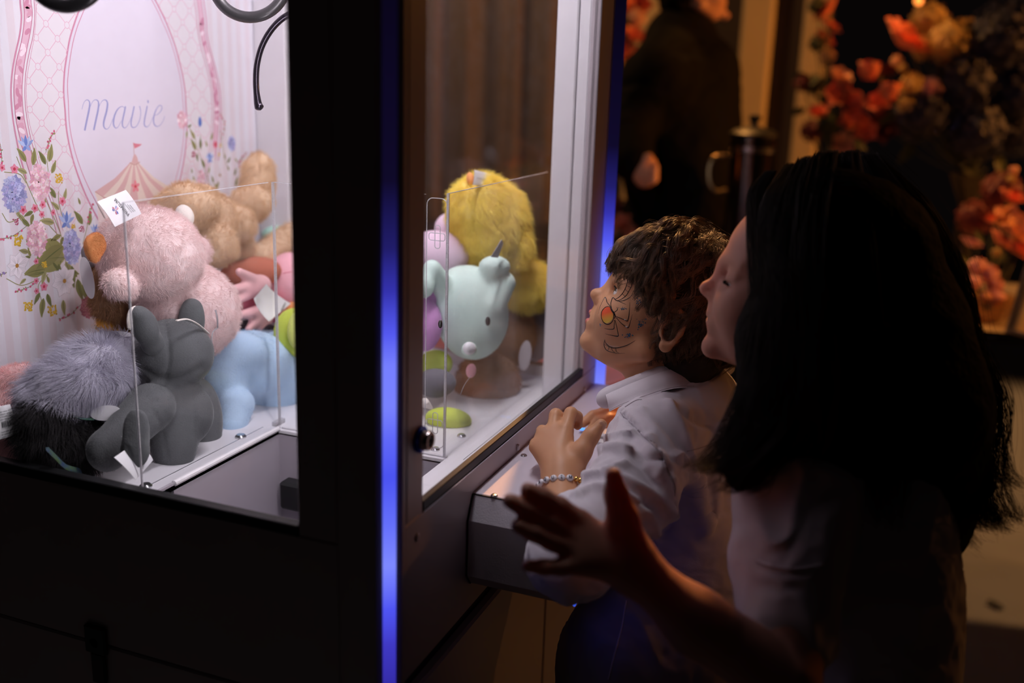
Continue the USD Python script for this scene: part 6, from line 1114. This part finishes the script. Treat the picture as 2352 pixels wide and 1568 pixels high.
bouquet("flower_arrangement", "low bouquet of orange lit roses and small pink blossoms beside the framed card", "flower arrangement", [("rose", 2328, 450, dL + .1, 26, m_coral), ("rose", 2318, 505, dL + .05, 32, m_peach), ("rose", 2340, 530, dL + .03, 34, m_peach), ("rose", 2300, 550, dL + .06, 26, m_coral), ("rose", 2345, 570, dL + .02, 28, m_coral), ("rose", 2280, 500, dL + .1, 24, m_coral), ("rose", 2232, 556, dL + .08, 22, m_rosep), ("tuft", 2322, 412, dL + .12, 10, m_cream), ("tuft", 2328, 392, dL + .12, 10, m_peach),
    ("tuft", 2245, 612, dL, 18, m_rosep), ("tuft", 2272, 630, dL, 20, m_rosep), ("tuft", 2236, 650, dL - .02, 16, m_rosep), ("tuft", 2285, 655, dL, 18, m_rosep), ("tuft", 2264, 682, dL - .03, 12, m_peach), ("tuft", 2288, 682, dL - .02, 18, m_rosep), ("tuft", 2215, 640, dL, 14, m_plumf), ("tuft", 2290, 580, dL + .02, 10, m_cream), ("ball", 2240, 500, dL + .14, 40, m_plumf), ("ball", 2300, 440, dL + .16, 44, m_plumf)],
    [(2225, 600, dL, 160, 44), (2260, 560, dL, 120, 40), (2215, 670, dL, 200, 36), (2290, 610, dL, 60, 36)], lb + [0, 0, .03], seed=4)
# framed card
fp_ = [onT(2314, 764), onT(2400, 786)]; fw = 1.0; d0 = float((fp_[0] - CAM_P) @ FWD)
c0_, c1_ = fp_[0], fp_[0] + (fp_[1] - fp_[0]) / np.linalg.norm(fp_[1] - fp_[0]) * .20; xd = (c1_ - c0_) / .20; yd = np.cross(np.cross(xd, np.array([0, 0, 1.])), xd); nd = np.cross(xd, yd); lean = yd * .975 - nd * .22; lean /= np.linalg.norm(lean); nd = np.cross(xd, lean)
hF = .165; sg_ = thing("framed_card", "gold framed menu card leaning at the right edge of the table", "framed card", c0_)
def plate(a0, a1, b0, b1, th0, th1, m): return extr(sbox(a0, b0, a1, b1), th1 - th0, basis(c0_ + nd * th0, xd, lean)) if m is None else None
fr2 = extr(sbox(0, 0, .20, hF).difference(sbox(.010, .010, .19, hF - .010)), .012, basis(c0_, xd, lean)); part(sg_, "frame", fr2, M("frame_metal", srgb(120, 108, 104), .35, metal=.6))
part(sg_, "card", extr(sbox(.009, .009, .191, hF - .009), .006, basis(c0_, xd, lean)), M("card_gold", srgb(232, 186, 110), .5)); part(sg_, "heading_bar", extr(sbox(.032, hF - .050, .15, hF - .043), .0004, basis(c0_ + nd * .0062, xd, lean)), m_ink)
for i in range(7): part(sg_, "text_line", extr(sbox(.045, hF - .065 - i * .011, .15 - .012 * (i % 3), hF - .0625 - i * .011), .0003, basis(c0_ + nd * .0062, xd, lean)), M("card_ink%d" % i, srgb(120, 84, 48), .6))
part(sg_, "stand", extr(sbox(.08, 0, .12, .10), .003, basis(c0_ - nd * .03, xd, np.array([0, 0, 1.]))), m_rubber)
# bar counter with the urn and the small things by it
bc0 = on(2, .93, 1640, 560); ub = np.array([1.62, -.10, .93]); ub = A(1712, 520, 2.66); ub[2] = .93
ct_ = thing("bar_counter", "black bar counter behind the boy's head", "counter", (ub[0], ub[1] + .3, 0)); 
part(ct_, "counter_top", bx(ub[0] - .15, ub[0] + .16, ub[1] - .20, ub[1] + .95, .90, .93, .004), m_rubber); part(ct_, "counter_body", bx(ub[0] - .12, ub[0] + .13, ub[1] - .16, ub[1] + .90, 0, .90, .004), M("counter_black", (.012, .011, .011), .6))
dU = float((ub - CAM_P) @ FWD); sU = dU / FPX; zt = A(1712, 310, dU)[2]; rU = 48 * sU; Hh = zt - .93
m_urn = M("urn_steel", (.20, .17, .16), .18, metal=1)
ur = thing("urn", "dark steel drinks urn with lid knob and side handle on the bar", "urn", ub)
part(ur, "urn_body", lathe([(0, 0), (rU * .9, 0), (rU, .01), (rU, Hh * .90), (rU * 1.04, Hh * .91), (rU * 1.04, Hh * .95), (rU, Hh * .96), (rU, Hh), (0, Hh)], ub, n=56), m_urn); part(ur, "band", lathe([(rU * 1.0, Hh * .87), (rU * 1.05, Hh * .88), (rU * 1.05, Hh * .915), (rU, Hh * .925)], ub, n=56), m_steel)
part(ur, "lid", lathe([(rU * 1.0, 0), (rU * 1.12, 0), (rU * 1.12, .008), (rU * .9, .018), (rU * .25, .026), (0, .026)], ub + [0, 0, Hh], n=48), m_rubber); part(ur, "lid_knob", lathe([(0, 0), (.012, 0), (.010, .012), (.016, .020), (.016, .030), (0, .034)], ub + [0, 0, Hh + .024], n=24), m_rubber)
part(ur, "handle", tube(catmull([A(x, y, dU) for x, y in ((1668, 358), (1640, 362), (1628, 388), (1630, 420), (1645, 440), (1668, 436))], 5), .006, 8), M("handle_brass", (.5, .34, .18), .3, metal=.9)); part(ur, "tap", cat_(tube([ub + [-rU, 0, .05], ub + [-rU - .04, 0, .05], ub + [-rU - .045, 0, .03]], .008, 8)), m_steel)
gb = ub + [.02, .62, 0]; 
bouquet("flower_posy", "small posy of peach blooms on the bar beside the light strip", "flower posy", [("tuft", 1414, 394, dU + .17, 15, m_peach), ("tuft", 1402, 418, dU + .17, 12, m_peach), ("rose", 1425, 508, dU + .15, 22, m_coral), ("rose", 1402, 525, dU + .15, 20, m_peach), ("tuft", 1448, 532, dU + .15, 16, m_coral), ("tuft", 1410, 470, dU + .17, 22, m_plumf)], [(1420, 440, dU + .17, 100, 40), (1400, 480, dU + .17, 140, 36)], A(1415, 600, dU + .2) * [1, 1, 0] + [0, 0, .93], seed=6)
# pink round table glimpsed under the boy's chin
PZ = .75; pa, pb = on(2, PZ, 1372, 886), on(2, PZ, 1442, 864); mid = (pa + pb) / 2; ch_ = pb - pa; nn2 = np.array([-ch_[1], ch_[0], 0]); nn2 /= np.linalg.norm(nn2); nn2 *= np.sign(nn2 @ [1, .35, 0]); RP = .27; pcn = mid + nn2 * math.sqrt(RP ** 2 - (np.linalg.norm(ch_) / 2) ** 2)
pt = thing("round_table", "pink round table glimpsed under the boy's chin", "table", (pcn[0], pcn[1], 0)); part(pt, "table_top", lathe([(0, -.03), (RP - .004, -.03), (RP, -.026), (RP, -.004), (RP - .004, 0), (0, 0)], pcn, n=80), M("table_pink", srgb(226, 160, 172), .4))
part(pt, "table_leg", lathe([(0, 0), (.2, 0), (.2, .015), (.03, .03), (.03, PZ - .05), (.1, PZ - .03), (0, PZ - .03)], (pcn[0], pcn[1], 0), n=32), m_rubber)
# hanging bulb, bits on the floor
hb = A(2110, 2, 2.9); lb_ = thing("hanging_bulb", "small orange bulb hanging at the top of the picture", "lamp", hb); s_ = trimesh.creation.icosphere(3, .012); s_.apply_translation(hb); part(lb_, "bulb", s_, M("bulb_glow", (1, .35, .08), .4, emit=2.0, ecol=(1, .30, .05)), smooth=True)
part(lb_, "socket", lathe([(0, 0), (.008, 0), (.008, .02), (0, .024)], hb + [0, 0, .010], n=16), m_rubber); part(lb_, "cable", tube([hb + [0, 0, .03], hb + [0, 0, 1.7]], .002, 6), m_rubber)
fp0 = on(2, 0, 2276, 1392); single("fallen_leaf", ruffle(cat_(leaf_mesh(fp0 + [0, 0, .006], (0, -1, .1), .035, .014), leaf_mesh(fp0 + [.005, .01, .006], (.5, -1, .3), .028, .011)), .001, 90, 1), M("leaf_dry", (.03, .022, .014), .7), "dark dry leaf fallen on the pale floor", "leaf", smooth=True)
fp1 = on(2, 0, 2190, 1396); single("orange_fleck", leaf_mesh(fp1 + [0, 0, .003], (0, -1, .1), .014, .008), m_coral, "tiny orange fleck on the floor near the dark leaf", "petal", smooth=True)  # small orange fleck beside the leaf
